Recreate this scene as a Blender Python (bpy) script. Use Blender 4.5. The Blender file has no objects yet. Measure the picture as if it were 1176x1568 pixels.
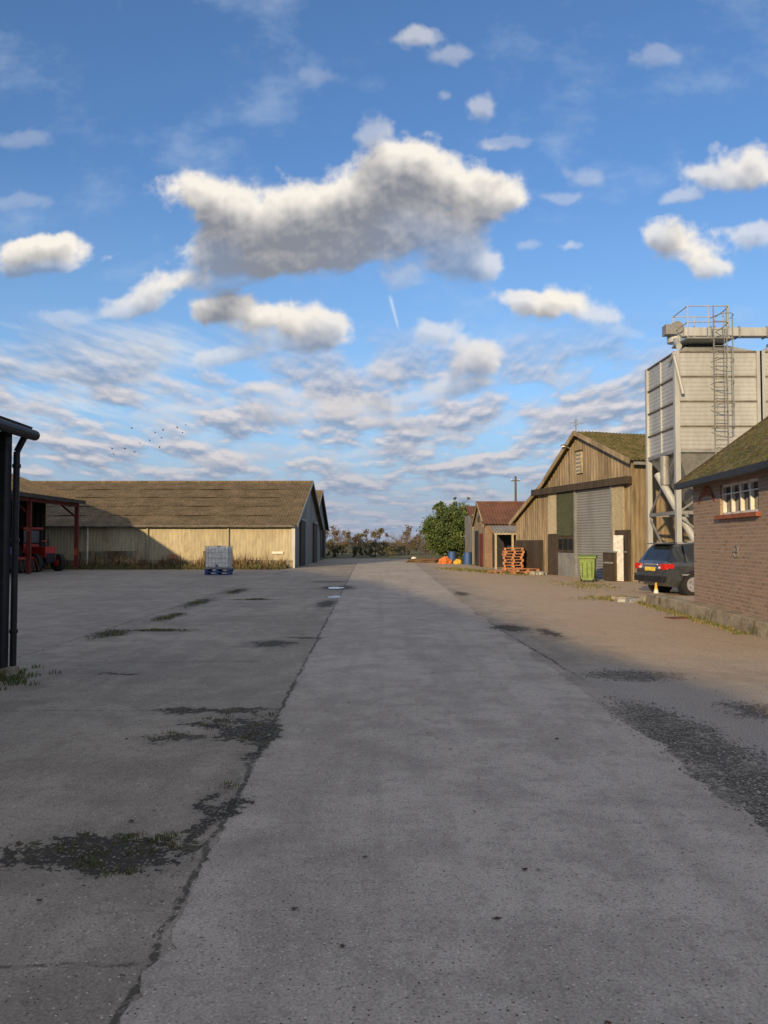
import bpy, math, random
import numpy as np
from mathutils import Vector, Matrix, noise
R = random.Random(11)
sc = bpy.context.scene
sc.view_settings.view_transform = 'Standard'
sc.view_settings.look = 'None'
sc.view_settings.exposure = 0
K = 1178.0

# ------------------------------------------------------------------ node helpers
class NT:
    def __init__(s, tree):
        s.t = tree; s.N = tree.nodes; s.L = tree.links
    def put(s, sock, val):
        if isinstance(val, bpy.types.NodeSocket): s.L.new(val, sock)
        elif val is not None:
            if isinstance(val, (tuple, list)) and len(val) == 3 and sock.type == 'RGBA': val = (*val, 1)
            sock.default_value = val
    def m(s, op, a, b=None, c=None, clamp=False):
        n = s.N.new('ShaderNodeMath'); n.operation = op; n.use_clamp = clamp
        s.put(n.inputs[0], a); s.put(n.inputs[1], b)
        if c is not None: s.put(n.inputs[2], c)
        return n.outputs[0]
    def vm(s, op, a, b=None, c=None, out=0):
        n = s.N.new('ShaderNodeVectorMath'); n.operation = op
        s.put(n.inputs[0], a); s.put(n.inputs[1], b)
        if c is not None: s.put(n.inputs[2], c)
        return n.outputs[out]
    def mix(s, f, a, b, blend='MIX'):
        n = s.N.new('ShaderNodeMix'); n.data_type = 'RGBA'; n.blend_type = blend
        s.put(n.inputs[0], f); s.put(n.inputs[6], a); s.put(n.inputs[7], b)
        return n.outputs[2]
    def ss(s, v, lo, hi, a=0.0, b=1.0, smooth=True):
        n = s.N.new('ShaderNodeMapRange'); n.interpolation_type = 'SMOOTHSTEP' if smooth else 'LINEAR'
        s.put(n.inputs[0], v); s.put(n.inputs[1], lo); s.put(n.inputs[2], hi); s.put(n.inputs[3], a); s.put(n.inputs[4], b)
        return n.outputs[0]
    def noise(s, vec, scale, detail=4, rough=0.55, dist=0.0, out=0, dim='3D'):
        n = s.N.new('ShaderNodeTexNoise'); n.noise_dimensions = dim; s.put(n.inputs['Vector'], vec)
        n.inputs['Scale'].default_value = scale; n.inputs['Detail'].default_value = detail
        n.inputs['Roughness'].default_value = rough; n.inputs['Distortion'].default_value = dist
        return n.outputs[out]
    def vor(s, vec, scale, feat='F1', dim='3D'):
        n = s.N.new('ShaderNodeTexVoronoi'); n.feature = feat; n.voronoi_dimensions = dim; s.put(n.inputs['Vector'], vec)
        n.inputs['Scale'].default_value = scale
        return n.outputs['Distance'], n.outputs.get('Color')
    def obj(s):
        return s.N.new('ShaderNodeTexCoord').outputs['Object']
    def xyz(s, v):
        n = s.N.new('ShaderNodeSeparateXYZ'); s.put(n.inputs[0], v); return n.outputs
    def comb(s, x, y, z):
        n = s.N.new('ShaderNodeCombineXYZ'); s.put(n.inputs[0], x); s.put(n.inputs[1], y); s.put(n.inputs[2], z); return n.outputs[0]
    def bump(s, h, strength=0.3, dist=0.01):
        n = s.N.new('ShaderNodeBump'); s.put(n.inputs['Strength'], strength)
        n.inputs['Distance'].default_value = dist; s.put(n.inputs['Height'], h); return n.outputs[0]

def newmat(name):
    m = bpy.data.materials.new(name); m.use_nodes = True
    t = NT(m.node_tree); b = m.node_tree.nodes['Principled BSDF']
    return m, t, b

def weather(name, c1, c2, c3=None, scale=0.6, stretch=(1, 1, 1), amt=0.5, rough=0.85, metal=0.0, fine=25, bump=0.2, contrast=0.35, spec=0.3):
    m, t, b = newmat(name)
    o = t.obj(); v = t.vm('MULTIPLY', o, stretch)
    f = t.ss(t.noise(v, scale, 4, 0.65), 0.35, 0.65)
    col = t.mix(f, c1, c2)
    if c3:
        g = t.ss(t.noise(t.vm('ADD', v, (31, 7, 3)), scale * 1.7, 5, 0.7), 1 - amt - 0.08, 1 - amt + 0.1)
        col = t.mix(g, col, c3)
    fn = t.noise(v, fine, 2, 0.6)
    k = t.ss(fn, 0.25, 0.75, 1 - contrast, 1 + contrast, False)
    n = t.N.new('ShaderNodeVectorMath'); n.operation = 'SCALE'; t.put(n.inputs[0], col); t.put(n.inputs['Scale'], k)
    t.put(b.inputs['Base Color'], n.outputs[0])
    b.inputs['Roughness'].default_value = rough; b.inputs['Metallic'].default_value = metal
    b.inputs['Specular IOR Level'].default_value = spec
    if bump: t.put(b.inputs['Normal'], t.bump(fn, bump, 0.02))
    return m

def plain(name, c, rough=0.6, metal=0.0, spec=0.5, coat=0.0):
    m, t, b = newmat(name)
    f = t.noise(t.obj(), 6, 3, 0.6)
    col = t.mix(t.ss(f, 0.3, 0.7), tuple(x * 0.8 for x in c), tuple(min(1, x * 1.15) for x in c))
    t.put(b.inputs['Base Color'], col)
    b.inputs['Roughness'].default_value = rough
    b.inputs['Metallic'].default_value = metal
    b.inputs['Specular IOR Level'].default_value = spec
    b.inputs['Coat Weight'].default_value = coat
    return m

# ------------------------------------------------------------------ mesh builder
class MB:
    def __init__(s): s.v = []; s.f = []; s.m = []; s.mats = []
    def mi(s, mat):
        if mat not in s.mats: s.mats.append(mat)
        return s.mats.index(mat)
    def add(s, vs, fs, mat):
        o = len(s.v); s.v += [tuple(x) for x in vs]; i = s.mi(mat)
        for f in fs: s.f.append(tuple(o + k for k in f)); s.m.append(i)
    def poly(s, pts, mat): s.add(pts, [tuple(range(len(pts)))], mat)
    def box(s, c, sz, mat, rz=0.0, rot=None, taper=1.0):
        M = rot if rot else Matrix.Rotation(rz, 3, 'Z')
        vs = []
        for z in (-1, 1):
            k = taper if z < 0 else 1
            for x, y in ((-1, -1), (1, -1), (1, 1), (-1, 1)):
                vs.append(Vector(c) + M @ Vector((x * sz[0] / 2 * k, y * sz[1] / 2 * k, z * sz[2] / 2)))
        s.add(vs, [(3, 2, 1, 0), (4, 5, 6, 7), (0, 1, 5, 4), (1, 2, 6, 5), (2, 3, 7, 6), (3, 0, 4, 7)], mat)
    def beam(s, a, b, w, h, mat):
        a = Vector(a); b = Vector(b); d = (b - a); L = d.length
        q = d.to_track_quat('X', 'Z').to_matrix()
        s.box((a + b) / 2, (L, w, h), mat, rot=q)
    def cyl(s, a, b, r, mat, n=10, r2=None, cap=True):
        a = Vector(a); b = Vector(b); r2 = r if r2 is None else r2
        q = (b - a).to_track_quat('Z', 'Y').to_matrix()
        vs = []
        for p, rr in ((a, r), (b, r2)):
            for i in range(n):
                t = 2 * math.pi * i / n
                vs.append(p + q @ Vector((math.cos(t) * rr, math.sin(t) * rr, 0)))
        fs = [(i, (i + 1) % n, n + (i + 1) % n, n + i) for i in range(n)]
        if cap: fs += [tuple(range(n - 1, -1, -1)), tuple(range(n, 2 * n))]
        s.add(vs, fs, mat)
    def corr(s, A, B, C, D, mat, pitch=0.15, amp=0.02, rows=1, top=None, jit=0.0):
        A, B, C, D = map(Vector, (A, B, C, D))
        L = (B - A).length; nc = max(2, int(L / pitch * 5))
        nrm = (B - A).cross(D - A).normalized()
        vs = []
        for j in range(rows + 1):
            fj = j / rows
            for i in range(nc + 1):
                t = i / nc
                lo = A.lerp(B, t); hi = top(t) if top else D.lerp(C, t)
                p = lo.lerp(Vector(hi), fj) + nrm * (amp * math.sin(2 * math.pi * t * L / pitch) + jit * (noise.noise(Vector((t * L * .5, fj * 7, 3.1)))))
                vs.append(p)
        w = nc + 1
        fs = [(j * w + i, j * w + i + 1, (j + 1) * w + i + 1, (j + 1) * w + i) for j in range(rows) for i in range(nc)]
        s.add(vs, fs, mat)
    def build(s, name, parent=None, smooth=False, bevel=0.0):
        me = bpy.data.meshes.new(name); me.from_pydata(s.v, [], s.f)
        for m in s.mats: me.materials.append(m)
        me.polygons.foreach_set('material_index', s.m)
        if smooth: me.polygons.foreach_set('use_smooth', [True] * len(me.polygons))
        me.update()
        o = bpy.data.objects.new(name, me); sc.collection.objects.link(o)
        if parent: o.parent = parent
        if bevel:
            b = o.modifiers.new('bev', 'BEVEL'); b.width = bevel; b.segments = 2; b.limit_method = 'ANGLE'
        return o
def empty(name):
    e = bpy.data.objects.new(name, None); sc.collection.objects.link(e); return e

# ------------------------------------------------------------------ camera
cam = bpy.data.cameras.new('camera'); co = bpy.data.objects.new('camera', cam); sc.collection.objects.link(co)
co.location = (0, 0, 1.6); co.rotation_euler = (math.radians(92.24), 0, 0)
cam.sensor_fit = 'VERTICAL'; cam.sensor_height = 36; cam.lens = 36 * K / 1568; cam.clip_end = 6000; cam.clip_start = 0.05
sc.camera = co

# ------------------------------------------------------------------ sun
AZ = math.radians(22); EL = math.radians(14)
sd = Vector((math.sin(AZ) * math.cos(EL), math.cos(AZ) * math.cos(EL), -math.sin(EL)))
sl = bpy.data.lights.new('sun', 'SUN'); sl.energy = 5.0; sl.angle = math.radians(1.0); sl.color = (1, 0.70, 0.37)
so = bpy.data.objects.new('sun', sl); sc.collection.objects.link(so)
so.rotation_euler = sd.to_track_quat('-Z', 'Y').to_euler(); so.location = (-30, -60, 40)

# ------------------------------------------------------------------ world sky
w = bpy.data.worlds.new('World'); sc.world = w; w.use_nodes = True
w.node_tree.nodes.clear(); t = NT(w.node_tree)
sky = t.N.new('ShaderNodeTexSky'); sky.sky_type = 'NISHITA'; sky.sun_disc = False
sky.sun_elevation = EL; sky.sun_rotation = math.radians(202); sky.air_density = 1.0; sky.dust_density = 0.6; sky.ozone_density = 2.0
dirv = t.N.new('ShaderNodeTexCoord').outputs['Generated']
X, Y, Z = t.xyz(dirv)
skyB = t.N.new('ShaderNodeBackground'); t.put(skyB.inputs[0], t.mix(1.0, sky.outputs[0], (0.80, 1.06, 1.38), 'MULTIPLY')); skyB.inputs[1].default_value = 0.125
def bgs(col):
    b = t.N.new('ShaderNodeBackground'); t.put(b.inputs[0], col); b.inputs[1].default_value = 1.0; return b.outputs[0]
def mixs(f, a, b):
    n = t.N.new('ShaderNodeMixShader'); t.put(n.inputs[0], f); t.L.new(a, n.inputs[1]); t.L.new(b, n.inputs[2]); return n.outputs[0]
s = mixs(t.ss(Z, 0.0, 0.42, 0.6, 0.0, False), skyB.outputs[0], bgs((0.36, 0.57, 0.79)))
s = mixs(t.ss(Z, 0.0, 0.19, 0.9, 0.0), s, bgs((0.33, 0.38, 0.50)))
cn = t.noise(dirv, 3.2, 4, 0.6)
over = t.m('MAXIMUM', t.ss(Z, 0.62, 0.78), t.m('MULTIPLY', t.ss(Y, -0.05, -0.4), t.ss(Z, 0.02, 0.15)))
s = mixs(t.m('MULTIPLY', over, t.ss(cn, 0.38, 0.54)), s, bgs((0.68, 0.625, 0.57)))  # cloud cover added overhead and behind, out of view, to fill the shade
wo = t.N.new('ShaderNodeOutputWorld'); t.L.new(s, wo.inputs[0])

# ------------------------------------------------------------------ cloud sheet (far spherical shell, 2.6 km away, front half of the sky)
rng = np.random.default_rng(5)
perm = rng.permutation(512); ga = rng.random(512) * 2 * np.pi; gx, gy = np.cos(ga), np.sin(ga)
def pn(x, y):
    xi = np.floor(x).astype(np.int64); yi = np.floor(y).astype(np.int64); fx = x - xi; fy = y - yi
    def h(a, b): return perm[(perm[a & 511] + b) & 511]
    def dt(a, b, dx, dy): i = h(a, b); return gx[i] * dx + gy[i] * dy
    sx = fx * fx * fx * (fx * (fx * 6 - 15) + 10); sy = fy * fy * fy * (fy * (fy * 6 - 15) + 10)
    a = dt(xi, yi, fx, fy); b = dt(xi + 1, yi, fx - 1, fy); c = dt(xi, yi + 1, fx, fy - 1); d = dt(xi + 1, yi + 1, fx - 1, fy - 1)
    return (a + (b - a) * sx) * (1 - sy) + (c + (d - c) * sx) * sy
def fbm(x, y, o=6, r=.5, bil=False):
    s_ = 0; a = 1; f = 1; tot = 0
    for i in range(o):
        n = pn(x * f + 17.3 * i, y * f + 5.1 * i)
        if bil: n = .35 - np.abs(n) * 1.6
        s_ = s_ + a * n; tot += a; a *= r; f *= 2.03
    return s_ / tot * 1.6
def sst(x, a, b):
    q = np.clip((x - a) / (b - a), 0, 1); return q * q * (3 - 2 * q)
NA, NE = 1240, 540
azs = np.radians(np.linspace(-46, 46, NA)); els = np.radians(np.linspace(0.0, 40, NE))
AZG, ELG = np.meshgrid(azs, els)
TX = np.tan(AZG); TZ = np.tan(ELG) / np.cos(AZG)
u = 588 + K * TX; v = 830 - K * TZ
wu = fbm(u / 110, v / 110, 5) * 30; wv = fbm(u / 110 + 50, v / 110 + 9, 5) * 22
U_, V_ = u + wu, v + wv
CU = [(690,268,92,54,50,1.1),(615,240,60,46,60,1.0),(560,290,70,40,60,.95),(748,300,44,32,30,.8),(500,305,66,40,60,1.0),(430,322,76,48,64,1.1),(355,325,66,48,60,1.0),(292,286,50,42,44,1.0),
      (400,390,100,36,34,.85),(520,365,110,45,44,.8),(640,335,90,40,44,.7),(705,375,44,30,50,.5),(560,186,30,30,30,.28),(745,398,38,24,26,.55),(618,415,30,22,26,.25),(335,380,50,30,30,.6),
      (368,480,66,30,30,1.0),(328,468,34,22,26,.8),(455,492,60,32,34,.95),(500,508,32,26,28,.7),(430,524,60,16,16,.35),
      (258,424,48,20,20,.8),(212,455,46,20,26,.7),(180,468,30,15,16,.4),
      (75,372,66,20,28,.95),(18,378,46,24,30,.85),(60,402,60,12,14,.35),(1050,362,56,28,34,.95),(1085,402,42,16,20,.7),(1020,350,32,20,22,.6),(1150,352,46,20,26,.5),(1165,236,54,34,36,.8),(1105,262,44,20,22,.65),(1060,298,36,14,12,.35),
      (850,456,84,24,24,.95),(798,452,44,18,20,.6),(915,482,44,16,18,.5),(955,505,40,12,12,.15),
      (728,545,52,30,26,.75),(672,512,46,20,22,.5),(690,584,60,18,18,.6),(590,560,32,16,16,.4),(640,600,46,12,12,.4),
      (335,543,60,15,16,.5),(350,425,36,12,12,.15),(640,40,44,18,18,.42),(700,76,40,16,14,.25),(740,148,20,18,16,.35),(690,130,14,10,10,.2),(1012,66,34,24,20,.18),(905,262,40,16,16,.22),(868,292,34,10,10,.2),(782,205,30,14,14,.14),(485,100,44,16,14,.10),
      (30,205,60,18,18,.16),(30,305,60,14,14,.15),(890,372,26,9,10,.35),(815,368,24,9,9,.2),(90,480,46,10,12,.25),
      (530,618,84,20,20,.75),(415,600,56,15,16,.6),(590,650,50,13,14,.5),(430,640,56,16,18,.55),(680,660,56,13,14,.5),(640,690,56,12,12,.45),(760,640,40,12,11,.3),(860,575,34,11,10,.2),(860,650,56,12,12,.25),
      (210,575,56,13,14,.25),(560,700,66,10,11,.4),(430,685,76,12,12,.4),(300,622,66,12,13,.4),(230,642,56,12,12,.35),(330,700,86,10,11,.35),(900,625,46,12,11,.3)]
S_ = np.zeros_like(u); Wn = np.zeros_like(u)
for (a, b, ru, rt, rb, wt) in CU:
    dy = V_ - b; dd = ((U_ - a) / ru) ** 2 + (dy / np.where(dy < 0, rt, rb)) ** 2
    g_ = np.exp(-1.35 * dd); S_ += g_; Wn += g_ * wt
op = np.clip(Wn / np.maximum(S_, 1e-5) * 1.12, 0, 1)
S_ = 1.25 * (1 - np.exp(-S_))
def shape(o, extra):
    return S_ - .31 + fbm(u / 80, v / 66, o, .57) * .46 + fbm(u / 50 + 7, v / 44, max(2, o - 1), .54, True) * .24 * extra
val = shape(8, 1.0); vs_ = shape(3, 1.0); vm_ = shape(6, 1.0)
val = np.where(S_ < .04, val - .4, val)
alpha = sst(val, -.08, .40) * op
dens = np.clip(vs_, 0, .85)
occ = np.zeros_like(u)
for k in range(1, 10):
    sh = 4 * k; d2_ = np.zeros_like(dens); d2_[:-sh] = dens[sh:]; d2_ = np.roll(d2_, -k, axis=1); occ += d2_ * .25
lit = np.exp(-.95 * occ)
lit = sst(lit, .12, .98)
up = np.zeros_like(val); up[:-5] = vm_[5:]; up = np.roll(up, -2, axis=1)
lit = np.clip(lit + np.clip((vm_ - up) * .6, -.16, .20), 0, 1)
warmth = sst(v, 430, 700)[..., None]
cl = np.array([.96, .90, .81]) * (1 - warmth) + np.array([.72, .67, .66]) * warmth
cd = np.array([.25, .265, .31]) * (1 - warmth) + np.array([.26, .31, .42]) * warmth
cc = cd + (cl - cd) * lit[..., None]
alpha = alpha * (1 - .2 * sst(v, 520, 720))
q = 1 / (TZ + .085); xq = TX * q
st_ = fbm(xq * 2.3, q * 1.35, 8, .58) + .2 * fbm(xq * 6, q * 4, 4, .5)
cov = sst(v, 455, 610) * (1 - sst(v, 812, 836))
sa = sst(st_, -.30, .20) * cov * .88
su = np.zeros_like(st_); su[:-5] = st_[5:]
sl_ = np.clip(.42 + (st_ - su) * 2.3 - st_ * .30, 0, 1)
c2 = np.array([.27, .33, .46]) + (np.array([.78, .71, .69]) - np.array([.27, .33, .46])) * (sl_ * (.4 + .6 * (1 - sst(v, 650, 800))))[..., None]
ang = math.radians(17); aa = u * math.cos(ang) + v * math.sin(ang); bb = -u * math.sin(ang) + v * math.cos(ang)
ci = fbm(aa / 240, bb / 34, 7, .58); cm = sst(v, 455, 540) * (1 - sst(v, 620, 700)) * (1 - sst(u, 150, 560))
ca = sst(ci, -.2, .5) * cm * .8
wis = sst(fbm(u / 260 + 3, v / 150, 7, .6), .05, .65) * .28
tt = np.clip((v - 448) / 55, 0, 1); lx_ = 597 + 14 * tt; ct = np.exp(-((u - lx_) / (1.3 + 1.5 * (1 - tt))) ** 2) * sst(v, 444, 456) * (1 - sst(v, 490, 506)) * .5
col = np.zeros(u.shape + (3,)); al = np.zeros_like(u)
def over_(c, a):
    global col, al
    a3 = a[..., None]; col = c * a3 + col * (1 - a3); al = a + al * (1 - a)
over_(np.array([.60, .70, .82]), wis); over_(np.array([.74, .79, .83]), ca); over_(np.array([.85, .88, .92]), ct); over_(c2, sa); over_(cc, alpha)
edge = sst(np.degrees(AZG), -46, -43) * (1 - sst(np.degrees(AZG), 43, 46)) * (1 - sst(np.degrees(ELG), 38, 40))
al_f = al * edge; colf = col / np.maximum(al, 1e-4)[..., None]
Rr = 2600.0
xyz = np.stack([Rr * np.cos(ELG) * np.sin(AZG), Rr * np.cos(ELG) * np.cos(AZG), Rr * np.sin(ELG) + 1.0], -1).reshape(-1, 3)
me = bpy.data.meshes.new('sky'); nv = NA * NE; me.vertices.add(nv); me.vertices.foreach_set('co', xyz.ravel())
I, J = np.meshgrid(np.arange(NA - 1), np.arange(NE - 1)); b0 = (J * NA + I).ravel()
quads = np.stack([b0, b0 + 1, b0 + NA + 1, b0 + NA], -1); nf = len(quads)
me.loops.add(nf * 4); me.loops.foreach_set('vertex_index', quads.ravel()); me.polygons.add(nf); me.polygons.foreach_set('loop_start', np.arange(nf) * 4)
me.update(calc_edges=True)
at = me.color_attributes.new('cloud', 'FLOAT_COLOR', 'POINT')
at.data.foreach_set('color', np.concatenate([colf, al_f[..., None]], -1).astype(np.float32).ravel())
cmt = bpy.data.materials.new('cloud_sheet'); cmt.use_nodes = True; cmt.node_tree.nodes.clear(); t = NT(cmt.node_tree)
an = t.N.new('ShaderNodeAttribute'); an.attribute_name = 'cloud'
em = t.N.new('ShaderNodeEmission'); t.L.new(an.outputs['Color'], em.inputs[0]); tr = t.N.new('ShaderNodeBsdfTransparent'); mx = t.N.new('ShaderNodeMixShader')
t.L.new(an.outputs['Alpha'], mx.inputs[0]); t.L.new(tr.outputs[0], mx.inputs[1]); t.L.new(em.outputs[0], mx.inputs[2])
ou = t.N.new('ShaderNodeOutputMaterial'); t.L.new(mx.outputs[0], ou.inputs[0])
try: cmt.cycles.emission_sampling = 'NONE'
except Exception: pass
me.materials.append(cmt); sc.collection.objects.link(bpy.data.objects.new('sky', me))

# ------------------------------------------------------------------ materials
M_roof = weather('mossy_fibre_cement', (0.16, 0.125, 0.08), (0.105, 0.085, 0.05), (0.23, 0.195, 0.14), 1.2, (1, 1, 1), 0.34, 0.95, fine=9, contrast=0.55)
M_roofg = weather('green_moss_roof', (0.08, 0.08, 0.025), (0.14, 0.115, 0.055), (0.055, 0.058, 0.02), 1.6, (1, 1, 1), 0.45, 0.95, fine=12, contrast=0.6, bump=.8)
M_cream = weather('cream_sheet', (0.44, 0.41, 0.30), (0.35, 0.325, 0.235), (0.27, 0.215, 0.14), 0.7, (1, 1, 0.25), 0.38, 0.8, fine=7, contrast=.2)
M_tan = weather('stained_timber_cladding', (0.32, 0.265, 0.185), (0.22, 0.18, 0.12), (0.14, 0.115, 0.08), 1.3, (1, 1, 0.15), 0.42, 0.9, fine=10, contrast=.3)
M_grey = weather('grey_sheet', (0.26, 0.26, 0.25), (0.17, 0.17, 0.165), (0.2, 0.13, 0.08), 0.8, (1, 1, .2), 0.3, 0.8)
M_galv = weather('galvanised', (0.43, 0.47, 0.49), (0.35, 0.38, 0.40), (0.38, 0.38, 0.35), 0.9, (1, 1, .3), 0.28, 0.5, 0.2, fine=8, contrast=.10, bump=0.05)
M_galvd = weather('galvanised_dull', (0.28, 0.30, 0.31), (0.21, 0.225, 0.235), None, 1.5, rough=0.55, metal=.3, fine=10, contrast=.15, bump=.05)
M_seam = weather('seam_grime', (0.18, 0.17, 0.15), (0.12, 0.115, 0.10), None, 3)
M_shut = weather('roller_shutter', (0.24, 0.26, 0.28), (0.19, 0.205, 0.22), (0.17, 0.155, 0.13), 0.7, (1, 1, .4), .3, .6, .1, contrast=.12)
M_green = weather('dark_green_door', (0.07, 0.08, 0.05), (0.05, 0.06, 0.04), None, 1, (1, 1, .3))
M_pale = weather('pale_panel', (0.42, 0.38, 0.28), (0.32, 0.29, 0.2), (0.2, 0.16, .1), 1, (1, 1, .3), .35)
M_dark = weather('dark_timber', (0.045, 0.038, 0.032), (0.065, 0.053, 0.042), None, 2, (1, 1, .2))
M_black = weather('black_paint', (0.012, 0.013, 0.018), (0.02, 0.022, 0.028), None, 3, rough=.5, contrast=.2)
M_conc = weather('old_concrete', (0.34, 0.30, 0.23), (0.22, 0.195, 0.15), (0.09, 0.095, 0.04), 1.5, (1, 1, 1), .42, .95)
M_redst = weather('red_oxide_steel', (0.17, 0.035, 0.03), (0.10, 0.025, 0.02), None, 2)
M_rust = weather('rusty_roof', (0.16, 0.075, 0.048), (0.11, 0.055, 0.04), (0.2, 0.14, 0.10), 1.2, (1, 1, 1), .35)
M_white = plain('white_paint', (0.7, 0.7, 0.68))
M_rubber = plain('rubber', (0.018, 0.018, 0.018), 0.85)
M_glass = plain('dark_glass', (0.02, 0.025, 0.03), 0.08, 0, 0.8)
M_wood = weather('pallet_wood', (0.46, 0.22, 0.12), (0.34, 0.17, 0.09), (0.24, .16, .11), 3, (1, 1, 1), .35)
M_blue = plain('blue_plastic', (0.03, 0.09, 0.28), 0.5)
M_ibc = plain('milky_plastic', (0.80, 0.82, 0.82), 0.4)
M_steel = plain('cage_steel', (0.52, 0.53, 0.54), 0.4, 0.3)
M_lime = plain('lime_plastic', (0.15, 0.24, 0.06), 0.5)
M_limed = plain('lime_plastic_dark', (0.08, 0.12, 0.03), 0.55)
M_orange = plain('orange_tarp', (0.55, 0.17, 0.04), 0.6)
M_yellow = plain('yellow_plastic', (0.65, 0.42, 0.04), 0.5)
M_redp = plain('red_paint', (0.42, 0.03, 0.025), 0.35)
M_bluep = plain('blue_paint', (0.03, 0.10, 0.35), 0.35)
M_car = plain('car_paint', (0.075, 0.085, 0.10), 0.25, 0.5, 0.5, 0.8)
M_lamp = plain('tail_lamp_red', (0.5, 0.02, 0.015), 0.2)
M_plate = plain('number_plate', (0.75, 0.58, 0.08), 0.4)
M_trim = plain('silver_trim', (0.5, 0.5, 0.52), 0.3, .6)

def brickmat(name, dx, dy, c1, c2, mort):
    m, t, b = newmat(name); o = t.obj()
    al = t.vm('DOT_PRODUCT', o, (dx, dy, 0), out=1); z = t.xyz(o)[2]
    n = t.N.new('ShaderNodeTexBrick'); t.put(n.inputs['Vector'], t.comb(al, z, 0.0))
    n.inputs['Scale'].default_value = 1.0; n.inputs['Brick Width'].default_value = 0.225; n.inputs['Row Height'].default_value = 0.075
    n.inputs['Mortar Size'].default_value = 0.009; n.inputs['Bias'].default_value = -0.1; n.inputs['Mortar Smooth'].default_value = 0.2
    n.inputs['Color1'].default_value = (*c1, 1); n.inputs['Color2'].default_value = (*c2, 1); n.inputs['Mortar'].default_value = (*mort, 1)
    f = t.noise(o, 1.3, 5, .6); f2 = t.noise(o, 26, 3, .65)
    col = t.mix(t.m('MULTIPLY', t.ss(f, .4, .7), .5), n.outputs[0], (0.30, 0.25, 0.20))
    col = t.mix(t.ss(f2, 0.55, 0.75, 0, 0.6), col, (0.48, 0.38, 0.30))
    col = t.mix(t.ss(f2, 0.42, 0.28, 0, 0.6), col, (0.08, 0.055, 0.045))
    t.put(b.inputs['Base Color'], col); b.inputs['Roughness'].default_value = 0.92
    h = t.m('SUBTRACT', t.m('MULTIPLY', f2, 0.5), n.outputs['Fac'])
    t.put(b.inputs['Normal'], t.bump(h, 0.6, 0.01))
    return m

def blobmin(t, p, bl):
    acc = None
    for (x, y, rx, ry) in bl:
        q = t.vm('MULTIPLY_ADD', p, (1 / rx, 1 / ry, 0), (-x / rx, -y / ry, 0)); d = t.vm('LENGTH', q, out=1)
        acc = d if acc is None else t.m('MINIMUM', acc, d)
    return acc
BROKEN = [(-1.5, 4.0, .50, .26), (-1.0, 4.5, .08, .6), (-1.02, 6.4, .09, .8), (-1.15, 6.6, .20, .4), (-1.65, 6.35, .34, .13), (-1.6, 7.35, .5, .12), (-1.4, 6.85, .34, .08),
          (-1.74, 12.2, .36, .4), (-1.3, 12.9, .3, .12), (-4.75, 13.5, .3, .6), (-4.1, 14.0, .6, .14), (-4.6, 16.5, .2, 1.0), (-4.9, 20.5, .24, 1.5), (-4.8, 25, .3, 1.3), (-3.6, 21.5, .6, .2),
          (2.35, 14.3, .36, .6), (2.9, 13.6, .16, .7), (2.4, 24, .2, 1.0), (-1.5, 20, .2, 1.2), (-2.2, 31, .8, .4), (-3.2, 9.4, .3, .09), (-1.6, 27, .6, 1.3)]
GRAVEL = [(2.6, 4.7, .50, 1.0), (2.45, 6.3, .32, 1.3), (3.2, 5.0, .5, .5), (3.0, 9.3, .5, .35), (3.6, 7.3, .35, .4), (2.9, 4.0, .8, .4)]
PALE = [(3.5, 6.4, 1.3, 2.3), (2.85, 8.4, .6, 1.7)]
PUD = [(-1.75, 27, .42, .7), (-1.4, 22.6, .27, .55)]
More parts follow.
